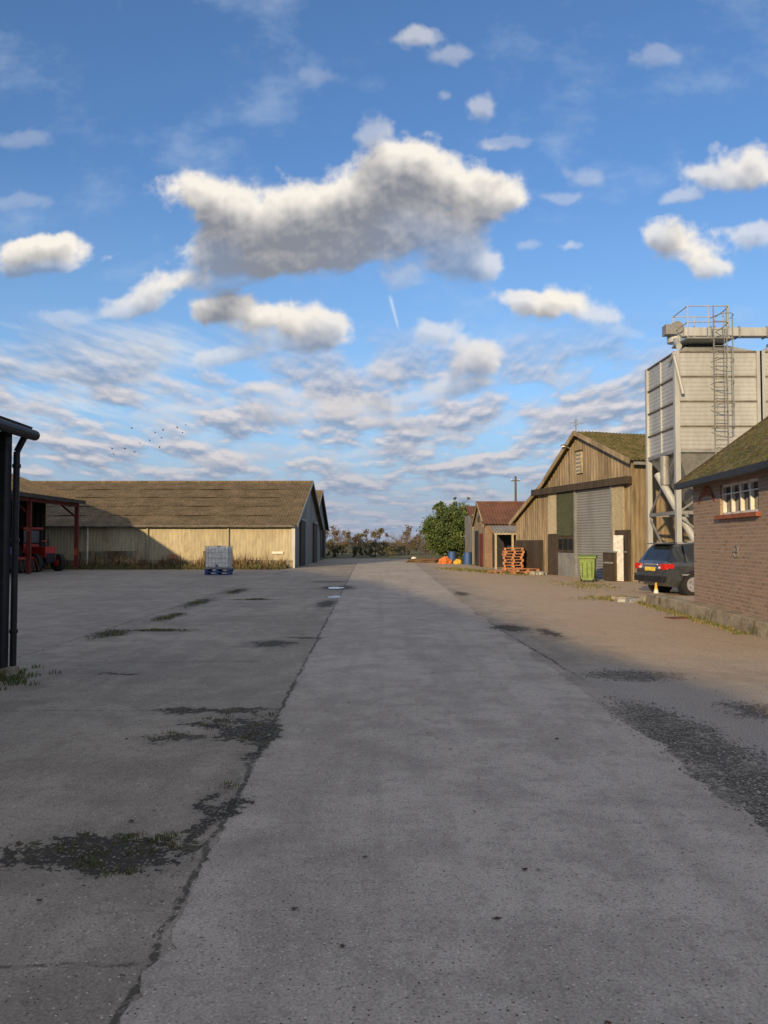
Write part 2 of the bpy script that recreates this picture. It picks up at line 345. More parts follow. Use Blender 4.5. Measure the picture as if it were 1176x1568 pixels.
def concrete(name, ca, cb, sunlit_dirt, is_road):
    m, t, b = newmat(name); o = t.obj(); x, y, z = t.xyz(o)
    wn = t.noise(o, 2.6, 5, .7, out=1, dim='2D')
    ow = t.vm('ADD', o, t.vm('MULTIPLY', t.vm('SUBTRACT', wn, (.5, .5, .5)), (.7, .7, 0)))
    n1 = t.noise(o, .35, 3, .6, dim='2D'); n2 = t.noise(o, 3.0, 5, .65, dim='2D'); n3 = t.noise(o, 75, 3, .7, dim='2D'); n4 = t.noise(o, 17, 3, .7, dim='2D')
    trk = t.noise(t.vm('MULTIPLY', o, (2.2, .10, 1)), 1.5, 3, .55, dim='2D')
    mid = t.noise(t.vm('ADD', o, (9, 3, 0)), 1.1, 5, .65, dim='2D')
    col = t.mix(t.ss(n1, .35, .65), ca, cb)
    col = t.mix(t.ss(mid, .45, .60, 0, .5), col, tuple(c * .74 for c in cb))
    col = t.mix(t.ss(n2, .48, .75, 0, .35), col, tuple(c * 1.25 for c in ca))
    col = t.mix(t.ss(n2, .5, .3, 0, .4), col, tuple(c * .68 for c in cb))
    col = t.mix(t.ss(trk, .48, .72, 0, .32), col, tuple(c * .72 for c in cb))
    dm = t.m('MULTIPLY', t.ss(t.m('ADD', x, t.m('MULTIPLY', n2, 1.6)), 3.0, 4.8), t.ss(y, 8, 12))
    col = t.mix(t.m('MULTIPLY', dm, 0.7), col, sunlit_dirt)  # tan dirt, its colour lightened over the sunlit zone to strengthen the sun patch
    col = t.mix(t.ss(n3, .54, .72, 0, .45), col, tuple(min(.68, c * 1.4) for c in ca))
    col = t.mix(t.ss(n3, .47, .30, 0, .65), col, tuple(c * .38 for c in cb))
    col = t.mix(t.ss(n4, .50, .28, 0, .4), col, tuple(c * .5 for c in cb))
    vd, vc = t.vor(o, 38, dim='2D'); vcx = t.xyz(vc)
    sp = t.ss(vd, .12, .20, 1, 0)
    col = t.mix(t.m('MULTIPLY', sp, t.ss(vcx[0], .90, .94)), col, (.62, .58, .53))
    col = t.mix(t.m('MULTIPLY', sp, t.ss(vcx[0], .10, .06)), col, (.06, .055, .05))
    def line(nx, ny, c, wd, amp):
        d = t.m('ADD', t.vm('DOT_PRODUCT', o, (nx, ny, 0), out=1), c)
        d = t.m('ADD', d, t.m('MULTIPLY', t.m('SUBTRACT', n2, .5), amp))
        return t.ss(t.m('ABSOLUTE', d), wd * .4, wd, 1, 0)
    if is_road:
        J = None
        for yy in (10.6, 17.5, 27):
            q_ = t.m('MULTIPLY', line(.02, 1, -yy, .014, .06), .4); J = q_ if J is None else t.m('MAXIMUM', J, q_)
    else:
        J = line(1, .0215, .825, .026, .12)
        J = t.m('MAXIMUM', J, t.m('MULTIPLY', line(1, 0.035, -2.63, .03, .12), t.ss(y, 8.5, 9.5)))
        J = t.m('MAXIMUM', J, line(1, .01, 4.95, .03, .14))
        lf_ = None
        for yy in (3.0, 7.45, 10.4, 12.6, 15, 20, 25, 30.5, 36):
            q_ = line(-.03, 1, -yy, .018, .14); lf_ = q_ if lf_ is None else t.m('MAXIMUM', lf_, q_)
        J = t.m('MAXIMUM', J, t.m('MULTIPLY', lf_, t.ss(x, -.9, -.95, 0, .8)))
        J = t.m('MAXIMUM', J, t.m('MULTIPLY', line(1, .3, -9.2, .02, .2), .6))
    J = t.m('MULTIPLY', J, t.ss(t.m('ADD', n4, t.m('MULTIPLY', n1, .5)), .60, .78))
    col = t.mix(t.m('MULTIPLY', J, .8), col, (.04, .036, .03))
    bd = blobmin(t, ow, BROKEN)
    bsum = t.m('ADD', bd, t.m('MULTIPLY', t.m('SUBTRACT', n4, .5), 1.6))
    bm = t.ss(bsum, .84, .98, 1, 0)
    col = t.mix(t.ss(bd, .8, 2.0, .40, 0), col, tuple(c * .5 for c in cb))
    pc = t.mix(t.m('MULTIPLY', t.ss(vcx[0], .60, .95), t.ss(vd, .3, .45, 1, 0)), (.032, .03, .028), (.20, .19, .175))
    pc = t.mix(t.ss(n2, .5, .62, 0, .7), pc, (.055, .060, .025)); pc = t.mix(t.ss(n3, .5, .7, 0, .4), pc, (.14, .13, .115))
    col = t.mix(t.m('MULTIPLY', bm, .92), col, pc)
    ra = bm
    if not is_road:
        pm = t.m('MULTIPLY', t.ss(t.m('ADD', blobmin(t, ow, PALE), t.m('MULTIPLY', t.m('SUBTRACT', n4, .5), 1.4)), .8, 1.15, .78, 0), t.ss(x, 2.0, 2.2))
        col = t.mix(pm, col, t.mix(t.ss(n3, .4, .6), (.17, .162, .152), (.46, .43, .40)))
        gsum = t.m('ADD', blobmin(t, ow, GRAVEL), t.m('MULTIPLY', t.m('SUBTRACT', n4, .5), 1.9))
        gm = t.m('MULTIPLY', t.ss(gsum, .75, 1.2, .95, 0), t.ss(t.m('ADD', x, t.m('MULTIPLY', n2, .25)), 2.12, 2.2))
        gc = t.mix(t.ss(n3, .42, .62), (.05, .047, .045), (.20, .19, .178))
        gc = t.mix(t.m('MULTIPLY', t.ss(vcx[2], .72, .85), t.ss(vd, .28, .4, 1, 0)), gc, (.50, .47, .43))
        gc = t.mix(t.ss(n2, .5, .62, 0, .65), gc, (.23, .215, .195))
        col = t.mix(gm, col, gc); ra = t.m('MAXIMUM', bm, gm)
    rg = .88
    if not is_road:
        pd = t.ss(t.m('ADD', blobmin(t, ow, PUD), t.m('MULTIPLY', n4, .2)), .9, 1.05, 1, 0)
        col = t.mix(pd, col, (.02, .02, .02)); rg = t.ss(pd, 0, 1, .88, .04, False)
    t.put(b.inputs['Base Color'], col); t.put(b.inputs['Roughness'], rg)
    b.inputs['Specular IOR Level'].default_value = .3
    h = t.m('ADD', t.m('MULTIPLY', n3, .6), t.m('MULTIPLY', n4, .6))
    stg = t.ss(ra, 0, 1, .6, 1.0, False)
    if not is_road: stg = t.m('MULTIPLY', stg, t.ss(pd, 0, 1, 1, 0, False))
    t.put(b.inputs['Normal'], t.bump(h, stg, .014))
    return m
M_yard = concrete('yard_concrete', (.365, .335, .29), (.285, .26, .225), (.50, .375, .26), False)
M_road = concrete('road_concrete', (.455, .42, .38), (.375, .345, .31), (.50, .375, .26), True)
M_field = weather('rough_grass', (.08, .09, .03), (.12, .11, .05), (.14, .11, .07), .25, (1, 1, 1), .4, .95, fine=6)

# ------------------------------------------------------------------ ground
g_ = MB(); g_.poly([(-3000, -3000, 0), (3000, -3000, 0), (3000, 3000, 0), (-3000, 3000, 0)], M_field); g_.build('ground')
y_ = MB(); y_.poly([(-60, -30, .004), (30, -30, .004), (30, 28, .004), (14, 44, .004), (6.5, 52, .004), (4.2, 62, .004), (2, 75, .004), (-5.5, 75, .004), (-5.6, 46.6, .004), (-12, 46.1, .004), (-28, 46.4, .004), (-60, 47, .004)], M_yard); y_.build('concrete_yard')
r_ = MB(); LE = []; RE = []
yy = -28.0
while yy < 62:
    st = .04 if 0 < yy < 12 else (.15 if 0 < yy < 25 else .6)
    LE.append((-.80 - .0215 * yy + .06 * noise.noise(Vector((yy * 1.7, 0, 0))) + .04 * noise.noise(Vector((yy * 6, 5, 0))) + .03 * noise.noise(Vector((yy * 19, 5, 0))), yy, .008))
    RE.append((2.15 - .004 * yy + (.01 * (yy - 20) if yy > 20 else 0) + .12 * noise.noise(Vector((yy * .9, 9, 0))) + .07 * noise.noise(Vector((yy * 4, 15, 0))) + .04 * noise.noise(Vector((yy * 13, 15, 0))), yy, .008)); yy += st
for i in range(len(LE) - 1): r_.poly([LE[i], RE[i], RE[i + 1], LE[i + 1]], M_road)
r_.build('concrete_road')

M_peb = weather('pebbles', (.26, .24, .22), (.14, .13, .12), (.46, .43, .39), 9, (1, 1, 1), .4, .9)
M_leaf = weather('dead_leaf', (.09, .055, .035), (.055, .04, .028), None, 9)
def inbl(x, y, bl):
    return min(math.hypot((x - a) / c, (y - b) / d) for a, b, c, d in bl)
pb = MB()
def pebble(x, y, r):
    vs = []
    rz = R.random() * 6
    for (a, b, c) in ((1, 0, 0), (-1, 0, 0), (0, 1, 0), (0, -1, 0), (0, 0, 1), (0, 0, -.4), (.6, .6, .5), (-.6, .6, .5), (.6, -.6, .5), (-.6, -.6, .5)):
        k = r * (.7 + .5 * R.random()); vs.append((x + (a * math.cos(rz) - b * math.sin(rz)) * k, y + (a * math.sin(rz) + b * math.cos(rz)) * k * .8, .006 + c * k * .65 + r * .2))
    pb.add(vs, [(4, 6, 7), (4, 7, 9), (4, 9, 8), (4, 8, 6), (0, 6, 8), (1, 9, 7), (2, 7, 6), (3, 8, 9), (0, 2, 6), (2, 1, 7), (1, 3, 9), (3, 0, 8)], M_peb)
n = 0
while n < 5200:
    x = R.uniform(2.05, 4.3); y = R.uniform(3.4, 10)
    if inbl(x, y, GRAVEL) < R.uniform(.3, 1.5): pebble(x, y, R.choice((.004, .006, .008, .010, .013))); n += 1
n = 0
while n < 1500:
    b = R.choice(BROKEN[:12]); x = R.gauss(b[0], b[2] * .6); y = R.gauss(b[1], b[3] * .6)
    pebble(x, y, R.uniform(.003, .009)); n += 1
for i in range(1000): pebble(R.uniform(-5, 5), 2 + 14 * R.random() ** 1.5, R.uniform(.0025, .006))
pb.build('loose_gravel')
lf = MB()
for i in range(130):
    y = 2.2 + 16 * R.random() ** 1.2; x = R.uniform(-.5, .55) * y; r = R.uniform(.005, .013); a = R.random() * 6; k = []
    for j in range(8):
        q = a + j * .785; rr = r * (R.uniform(.3, .9) if j % 2 else R.uniform(.9, 1.7)); k.append((x + rr * math.cos(q) * 1.3, y + rr * math.sin(q), .012 + R.uniform(0, .008)))
    lf.poly(k, M_leaf)
lf.build('fallen_leaves')
M_g1 = plain('grass_green', (.07, .11, .025), .8); M_g2 = plain('grass_olive', (.12, .13, .04), .8); M_g3 = plain('grass_straw', (.26, .20, .10), .85); M_g4 = plain('weed_brown', (.12, .08, .045), .9)
def blades(mb, x, y, h, spread, n, mats, z=0.004, wd=.005):
    for i in range(n):
        a = R.random() * 6.28; r = spread * math.sqrt(R.random()); bx, by = x + r * math.cos(a), y + r * math.sin(a)
        hh = h * R.uniform(.4, 1.1); lean = R.uniform(.1, .7) * hh; b = R.random() * 6.28; w_ = wd * R.uniform(.6, 1.4)
        dx, dy = math.cos(b) * lean, math.sin(b) * lean; px, py = -math.sin(b) * w_, math.cos(b) * w_
        mb.add([(bx - px, by - py, z), (bx + px, by + py, z), (bx + dx * .4 + px * .8, by + dy * .4 + py * .8, z + hh * .6), (bx + dx * .4 - px * .8, by + dy * .4 - py * .8, z + hh * .6), (bx + dx, by + dy, z + hh)], [(0, 1, 2, 3), (3, 2, 4)], R.choice(mats))
gr = MB()
for (x, y, s_, n_) in [(-1.3, 3.95, .12, 260), (-1.2, 4.15, .08, 160), (-1.6, 4.1, .10, 120), (-1.4, 6.9, .14, 160), (-1.15, 6.4, .1, 100), (-1.6, 6.4, .16, 80), (-1.02, 5.1, .04, 50), (-1.02, 7.2, .05, 40)]:
    for k in range(10): blades(gr, x + R.gauss(0, s_), y + R.gauss(0, s_), .03, .05, n_ // 10, [M_g1, M_g2, M_g1, M_g4], wd=.0025)
for b in BROKEN[9:15]:
    for k in range(22): blades(gr, R.gauss(b[0], b[2] * .4), R.gauss(b[1], b[3] * .45), .04, .09, 12, [M_g1, M_g2, M_g3, M_g4], wd=.007)
for k in range(80): blades(gr, -4.55 + R.gauss(0, .25), 9.0 + R.gauss(0, .35), .06, .08, 16, [M_g1, M_g2, M_g1], wd=.005)
gr.build('grass_tufts')
vg = MB()
for i in range(2600):
    x = R.uniform(-24, -5.9); y = 47.1 - R.random() ** 2 * 2.6
    blades(vg, x, y, R.uniform(.12, .4), .14, 4, [M_g1, M_g2, M_g4, M_g4], wd=.025)
for i in range(120):
    x = R.uniform(-24, -6); blades(vg, x, 46.9, R.uniform(.5, 1.1), .3, 12, [M_g4, M_g4, M_g3], wd=.02)
vg.build('rough_verge')
vr = MB()
for i in range(700):
    tt = R.random(); blades(vr, 3.6 + 3.2 * tt + R.gauss(0, .35), 46 - 8 * tt + R.gauss(0, .9), R.uniform(.05, .16), .15, 4, [M_g2, M_g1, M_g3], wd=.015)
for i in range(600):
    tt = R.random(); blades(vr, 6.75 - .5 * tt + R.gauss(0, .10), 20.8 - 7.5 * tt, R.uniform(.02, .08), .08, 5, [M_g2, M_g1, M_g3], wd=.006)
for i in range(400): blades(vr, R.gauss(6.6, .5), R.gauss(21.6, .5), R.uniform(.03, .09), .1, 5, [M_g2, M_g1, M_g3], wd=.008)
for i in range(250): blades(vr, R.gauss(7.4, .5), R.gauss(28.5, 1.5), R.uniform(.03, .1), .12, 4, [M_g2, M_g1, M_g3], wd=.01)
vr.build('grass_verge')

# ------------------------------------------------------------------ generic barn
def barn(name, p0, p1, depth, eave, ridge, mw, mr, mg, base=None):
    e = empty(name); p0 = Vector((*p0, 0)); p1 = Vector((*p1, 0)); d = (p1 - p0).normalized(); nn = Vector((-d.y, d.x, 0)); L = (p1 - p0).length
    U = Vector((0, 0, 1)); b0 = p0 + nn * depth; b1 = p1 + nn * depth
    wl = MB()
    wl.corr(p0, p1, p1 + U * eave, p0 + U * eave, mw, .20, .006, 3, jit=.03)
    wl.corr(b1, b0, b0 + U * eave, b1 + U * eave, mw, .3, .02)
    prof = lambda t: eave + (ridge - eave) * (1 - abs(2 * t - 1))
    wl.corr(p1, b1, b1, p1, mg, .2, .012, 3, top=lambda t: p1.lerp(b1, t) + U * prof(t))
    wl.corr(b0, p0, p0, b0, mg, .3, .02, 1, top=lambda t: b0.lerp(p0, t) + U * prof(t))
    wl.build('walls', e)
    rf = MB(); ov = .3; sl = (ridge - eave) / (depth / 2); m0 = p0 + nn * depth / 2 + U * (ridge + .05); m1 = p1 + nn * depth / 2 + U * (ridge + .05)
    ex = d * ov
    def ev(p, s): return p - nn * s * .35 + U * (eave - .35 * sl + .05)
    def slope(a, b, c, dd):
        n = 5
        for i in range(n):
            f0, f1 = i / n, min(1, (i + 1) / n + .015)
            A_, B_ = a.lerp(dd, f0), b.lerp(c, f0); D_, C_ = a.lerp(dd, f1), b.lerp(c, f1)
            rf.corr(A_ + U * .05, B_ + U * .05, C_ + U * .01, D_ + U * .01, mr, .18, .014, 2, jit=.06)
    slope(ev(p0, 1) - ex, ev(p1, 1) + ex, m1 + ex, m0 - ex)
    slope(ev(b1, -1) + ex, ev(b0, -1) - ex, m0 - ex, m1 + ex)
    rf.cyl(m0 - ex, m1 + ex, .12, mr, 8)
    rf.build('roof', e)
    tm = MB()
    tm.beam(ev(p1, 1) + ex * 1.05 + U * .02, m1 + ex * 1.05, .04, .2, M_galvd); tm.beam(ev(b1, -1) + ex * 1.05, m1 + ex * 1.05, .04, .2, M_galvd)
    tm.cyl(ev(p0, 1) - nn * .08, ev(p1, 1) - nn * .08, .06, M_seam, 8)
    tm.box(p1 + U * (eave / 2) + d * .02 - nn * .06, (.2, .14, eave), M_galv, math.atan2(d.y, d.x))
    tm.build('trim', e)
    if base:
        bs = MB(); bs.box((p0 + p1) / 2 - nn * .06 + U * base / 2, (L, .14, base), M_conc, math.atan2(d.y, d.x)); bs.build('plinth', e)
    return e, p0, p1, d, nn
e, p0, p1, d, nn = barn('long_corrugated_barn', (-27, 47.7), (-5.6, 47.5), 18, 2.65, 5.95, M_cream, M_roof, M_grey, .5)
x_ = MB()
def onw(a, z): return p1 - d * a - nn * .10 + Vector((0, 0, z))
for a in (12.7, 4.0, 9.0): x_.cyl(onw(a, .1), onw(a, 2.6), .06, M_white if a > 12 else M_cream, 8)
x_.box(onw(.95, .95), (.7, .04, .14), M_white, math.atan2(d.y, d.x))
x_.box(onw(7.4, .7), (.5, .04, .3), M_wood, math.atan2(d.y, d.x))
for k in range(6): x_.box(onw(R.uniform(.5, 14), .75) + nn * .06, (R.uniform(1.6, 2.6), .03, .6), R.choice([M_cream, M_tan]), math.atan2(d.y, d.x))
x_.build('drainpipes_and_sheet_repairs', e)
for a in (3.0, 11.5):
    q = MB(); c = p1 + nn * (a + 1.5) + d * .07; q.box((c.x, c.y, 1.5), (.1, 2.6, 3.0), M_dark, math.atan2(nn.y, nn.x) - math.pi / 2); q.box((c.x + .06, c.y, 3.1), (.08, 3.0, .12), M_galvd); q.build('sliding_door', e)
q = MB(); c = p1 + nn * .45 + d * .06; q.box((c.x, c.y, 1.2), (.07, .6, 2.3), M_galvd); q.build('pale_panel', e)
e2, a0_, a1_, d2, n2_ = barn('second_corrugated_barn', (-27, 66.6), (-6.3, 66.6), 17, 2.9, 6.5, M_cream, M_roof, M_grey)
q = MB()
for a in (4, 9, 13): q.box((-6.2, 66.6 + a, 1.6), (.1, 1.8, 3.1), M_dark)
q.build('doors', e2)

# ------------------------------------------------------------------ left open-fronted shed
e = empty('open_fronted_machinery_shed')
rf = MB(); xe = -17.6; xr = -25.5
def zr(x): return 4.0 + (xe - x) * .377
rf.corr((xe, 24, 4.0), (xe, 45.2, 4.0), (xr, 45.2, zr(xr)), (xr, 24, zr(xr)), M_roof, .18, .02, 4, jit=.03)
rf.corr((-33.4, 45.2, 4.0), (-33.4, 24, 4.0), (xr, 24, zr(xr)), (xr, 45.2, zr(xr)), M_roof, .3, .03)
rf.box((xe + .02, 34.6, 3.93), (.08, 21.2, .2), M_dark)
rf.build('roof', e)
st = MB()
for y in (26, 32.4, 38.8, 44.8):
    st.box((-17.9, y, 1.95), (.2, .16, 3.9), M_redst)
    st.beam((-17.9, y, 3.85), (xr, y, zr(xr) - .2), .12, .22, M_redst); st.beam((-33, y, 3.85), (xr, y, zr(xr) - .2), .12, .22, M_redst)
    st.beam((-17.9, y, 3.0), (-19.3, y, 4.2), .1, .1, M_redst)
st.box((-17.9, 35.4, 3.75), (.12, 18.8, .2), M_redst)
st.build('steel_frame', e)
wl = MB()
wl.corr((-33, 26, 0), (-33, 45, 0), (-33, 45, 3.9), (-33, 26, 3.9), M_dark, .3, .02)
wl.corr((-17.9, 24.2, 0), (-33, 24.2, 0), (-33, 24.2, 4), (-17.9, 24.2, 4), M_grey, .3, .02, top=lambda t: (-17.9 - 15.1 * t, 24.2, 3.9 + 2.9 * (1 - abs(2 * t - 1))))
wl.corr((-33, 45, 0), (-19.8, 45, 0), (-19.8, 45, 4), (-33, 45, 4), M_dark, .3, .02, top=lambda t: (-33 + 13.2 * t, 45, 3.9 + 2.8 * min(1, 2 * t) * (1 - max(0, t - .5) * 1.5)))
wl.build('walls', e)
def tractor(name, x, y, rz, pm):
    M = Matrix.Rotation(rz, 3, 'Z')
    def T(a, b, c): v = M @ Vector((a, b, 0)); return Vector((x + v.x, y + v.y, c))
    m = MB()
    m.box(T(.9, 0, 1.05), (1.7, .7, .6), pm, rz); m.box(T(1.55, 0, .75), (.45, .6, .5), M_black, rz)
    m.box(T(0, 0, .75), (1.2, .5, .5), M_black, rz); m.box(T(-.35, 0, 2.35), (1.3, 1.25, .12), pm, rz)
    m.box(T(-.35, 0, 1.25), (1.0, 1.0, .5), pm, rz)
    for a in (-.9, .2):
        for b in (-.55, .55): m.cyl(T(a, b, 1.2), T(a, b, 2.32), .04, M_black, 6)
    m.box(T(-.35, 0, 1.9), (1.02, 1.04, .7), M_glass, rz)
    for b in (-.85, .85):
        m.cyl(T(-.5, b - .2, .8), T(-.5, b + .2, .8), .8, M_rubber, 24); m.cyl(T(-.5, b - .22, .8), T(-.5, b + .22, .8), .4, pm, 18)
        for i in range(20):
            an = i * math.pi / 10; c = T(-.5 + .8 * math.cos(an), b, .8 + .8 * math.sin(an)); m.box(c, (.08, .4, .08), M_rubber, rz)
        m.cyl(T(1.45, b * .85 - .14, .48), T(1.45, b * .85 + .14, .48), .48, M_rubber, 20); m.cyl(T(1.45, b * .85 - .16, .48), T(1.45, b * .85 + .16, .48), .22, pm, 14)
        m.box(T(-.5, b, 1.66), (1.1, .42, .07), pm, rz)
    m.cyl(T(1.2, .25, 1.3), T(1.2, .25, 2.1), .04, M_black, 8)
    m.build(name, bevel=.02)
tractor('red_tractor', -19.6, 42.6, -.5, M_redp)
tractor('blue_tractor', -20.6, 38.9, .1, M_bluep)
m = MB()
for i in range(4): m.cyl((-18.9, 39.4 + i * .62, .3), (-18.5, 39.4 + i * .62, .35), .3, M_rubber, 16)
m.beam((-18.7, 39, .75), (-18.7, 42, .75), .15, .15, M_redp); m.beam((-18.7, 40.4, .8), (-19.6, 40.4, .5), .1, .1, M_redp)
for i in range(7): m.beam((-18.5, 39.1 + i * .45, .75), (-18.3, 39.1 + i * .45, .1), .05, .05, M_rust)
m.build('red_cultivator')

# ------------------------------------------------------------------ near black shed at the left
e = empty('black_steel_shed')
m = MB(); m.box((-4.60, 9.2, 1.46), (.20, .16, 2.92), M_black); m.box((-4.62, 4.0, 1.46), (.16, .16, 2.92), M_black); m.box((-9.4, 9.2, 1.46), (.16, .16, 2.92), M_black)
m.cyl((-4.47, 9.33, .1), (-4.47, 9.33, 2.7), .04, M_black, 10); m.cyl((-4.47, 9.33, 2.7), (-4.36, 9.33, 2.92), .04, M_black, 10)
for z in (.5, 1.6, 2.5): m.cyl((-4.47, 9.33, z), (-4.47, 9.33, z + .05), .052, M_black, 10)
m.box((-4.47, 9.22, .06), (.12, .3, .1), M_conc)
m.build('posts_and_downpipe', e, bevel=.01)
m = MB(); m.corr((-4.38, 1.5, 2.98), (-4.38, 9.4, 2.98), (-9.7, 9.4, 4.9), (-9.7, 1.5, 4.9), M_roof, .15, .02, 2)
m.beam((-4.36, 9.42, 2.94), (-9.7, 9.42, 4.86), .05, .16, M_black)
m.cyl((-4.33, 1.5, 2.92), (-4.33, 9.5, 2.92), .065, M_black, 10); m.build('roof_and_gutter', e)
m = MB(); m.corr((-9.5, 1.5, 0), (-9.5, 9.2, 0), (-9.5, 9.2, 4.8), (-9.5, 1.5, 4.8), M_dark, .2, .02)
m.corr((-4.9, 9.25, 0), (-9.5, 9.25, 0), (-9.5, 9.25, 4.8), (-4.9, 9.25, 3.1), M_dark, .2, .02)
m.build('walls', e)

# ------------------------------------------------------------------ unseen building behind the viewer, outline shaped to cast the foreground shadow
e = empty('unseen_shadow_building')
m = MB(); pr = [(-2.9, 0), (-2.9, 4.4), (-15.6, 10.3), (-26, 14.1), (-62, 13.8), (-62, 0)]
F = [Vector((a, -8, z)) for a, z in pr]; Bk = [Vector((a, -40, z)) for a, z in pr]
m.poly(F, M_grey); m.poly(Bk[::-1], M_grey)
for i in (0, 4): m.poly([F[i], Bk[i], Bk[i + 1], F[i + 1]], M_grey)
m.build('walls', e)
m = MB()
for i in (1, 2, 3): m.poly([F[i], Bk[i], Bk[i + 1], F[i + 1]], M_roof)
m.build('roof', e)
m = MB(); m.box((-20, -7.95, 2.6), (6, .1, 5.2), M_green); m.box((-32, -7.95, 2.6), (6, .1, 5.2), M_green); m.build('doors', e)

# ------------------------------------------------------------------ gabled shed on the right
e = empty('gabled_workshop_barn')
O = Vector((7.2, 42, 0)); ed = Vector((.2577, -.966, 0)).normalized(); ni = Vector((.966, .2577, 0)).normalized(); U = Vector((0, 0, 1))
def S(a, b, z): return O + ed * a + ni * b + U * z
rzs = math.atan2(ed.y, ed.x)
pts = [(0, 2.67), (3.68, 4.45), (6.95, 6.6), (11.15, 4.95)]
def prof(a):
    for (x0, z0), (x1, z1) in zip(pts, pts[1:]):
        if a <= x1 + 1e-6: return z0 + (z1 - z0) * (a - x0) / (x1 - x0)
    return pts[-1][1]
m = MB()
m.corr(S(0, 0, 0), S(11.15, 0, 0), S(11.15, 0, 5), S(0, 0, 5), M_tan, .24, .010, 3, top=lambda t: S(11.15 * t, 0, prof(11.15 * t)), jit=.03)
m.corr(S(11.15, 0, 0), S(11.15, 18, 0), S(11.15, 18, 4.95), S(11.15, 0, 4.95), M_tan, .24, .010, 2, jit=.03)
m.corr(S(0, 18, 0), S(0, 0, 0), S(0, 0, 2.67), S(0, 18, 2.67), M_tan, .3, .018)
m.poly([S(0, 18, 0), S(0, 18, 2.67), S(3.68, 18, 4.45), S(6.95, 18, 6.6), S(11.15, 18, 4.95), S(11.15, 18, 0)], M_tan)
m.build('walls', e)
m = MB()
ex = [(-.25, 2.62), (3.6, 4.5), (6.95, 6.68), (11.45, 4.9)]
for (x0, z0), (x1, z1) in zip(ex, ex[1:]):
    if z1 > z0: m.corr(S(x0, 18, z0), S(x0, -.25, z0), S(x1, -.25, z1), S(x1, 18, z1), M_roofg, .18, .025, 3, jit=.04)
    else: m.corr(S(x1, -.25, z1), S(x1, 18, z1), S(x0, 18, z0), S(x0, -.25, z0), M_roofg, .18, .025, 3, jit=.06)
m.build('roof', e)
m = MB()
for (x0, z0), (x1, z1) in zip(ex, ex[1:]): m.beam(S(x0, -.28, z0 - .05), S(x1, -.28, z1 - .05), .05, .2, M_tan)
m.beam(S(2.6, -.22, 4.12), S(11.3, -.22, 4.12), .25, .30, M_dark)
m.beam(S(11.5, -.1, 4.78), S(11.5, 18, 4.78), .12, .12, M_galvd)
m.build('barge_boards_and_door_rail', e)
m = MB(); m.corr(S(6.8, -.09, 0), S(6.8, -.09, 3.95), S(9.8, -.09, 3.95), S(9.8, -.09, 0), M_shut, .12, .015)
for a in (6.75, 9.85): m.box(S(a, -.1, 2), (.12, .16, 4), M_galvd, rzs)
m.build('roller_shutter_door', e)
m = MB(); m.box(S(5.75, -.10, 2.95), (1.6, .08, 2.1), M_green, rzs); m.box(S(4.5, -.09, 3.0), (.9, .08, 2.0), M_pale, rzs); m.box(S(10.3, -.09, 2.9), (.8, .08, 2.1), M_pale, rzs)
m.box(S(4.5, -.10, 1.0), (1.0, .08, 1.95), M_dark, rzs); m.box(S(5.8, -.09, .55), (1.5, .08, 1.1), M_galvd, rzs); m.box(S(5.8, -.09, 1.5), (1.5, .07, .75), M_dark, rzs)
for k in range(3): m.box(S(5.35 + k * .48, -.14, 1.5), (.36, .04, .5), M_glass, rzs)
m.box(S(1.7, -.08, .85), (3.2, .1, 1.7), M_dark, rzs)
m.box(S(10.6, -.1, 1.05), (1.0, .1, 2.1), M_dark, rzs)
m.build('doors_and_panels', e)
m = MB(); m.box(S(7.05, -.06, 5.25), (.5, .08, 1.0), M_pale, rzs)
for k in range(5): m.box(S(7.05, -.11, 4.88 + k * .18), (.44, .03, .06), M_galvd, rzs)
m.box(S(7.05, -.09, 5.78), (.6, .1, .06), M_dark, rzs); m.build('gable_louvre', e)
m = MB(); m.cyl(S(6.2, -.1, 6.0), S(6.2, -.35, 6.15), .03, M_galvd); m.cyl(S(6.2, -.35, 6.2), S(6.2, -.35, 6.12), .05, M_galvd, 12, .2); m.cyl(S(6.2, -.4, 6.12), S(6.2, -.4, 6.05), .1, M_white, 10)
m.build('yard_lamp', e)
m = MB(); m.cyl(S(6.3, .2, 6.0), S(6.3, .2, 7.4), .025, M_galvd, 6)
m.cyl(S(6.1, .2, 7.3), S(6.5, .2, 7.3), .012, M_galvd, 5); m.cyl(S(6.1, .2, 7.1), S(6.5, .2, 7.1), .012, M_galvd, 5); m.cyl(S(6.3, -.1, 7.2), S(6.3, .6, 7.2), .012, M_galvd, 5)
m.build('aerial', e)
m = MB(); m.box(S(11.0, -.55, .95), (.5, .06, 1.85), M_white, rzs + .25); m.build('leaning_white_board', bevel=.01)
m = MB(); m.box(S(10.5, -.45, .6), (.9, .5, 1.15), M_dark, rzs); m.box(S(10.5, -.45, 1.2), (1.0, .6, .06), M_galvd, rzs); m.box(S(10.5, -.72, .75), (.7, .03, .08), M_galvd, rzs); m.build('metal_cabinet', bevel=.01)
m = MB()
for k in range(14):
    a = R.uniform(3.2, 5.2); b = -R.uniform(.35, 1.3); r = R.uniform(.08, .2); c = S(a, b, r * .5)
    m.box(c, (r * 2, r * 1.6, r), R.choice([M_conc, M_white, M_galvd]), R.random() * 3)
m.build('rubble_heap', bevel=.02)

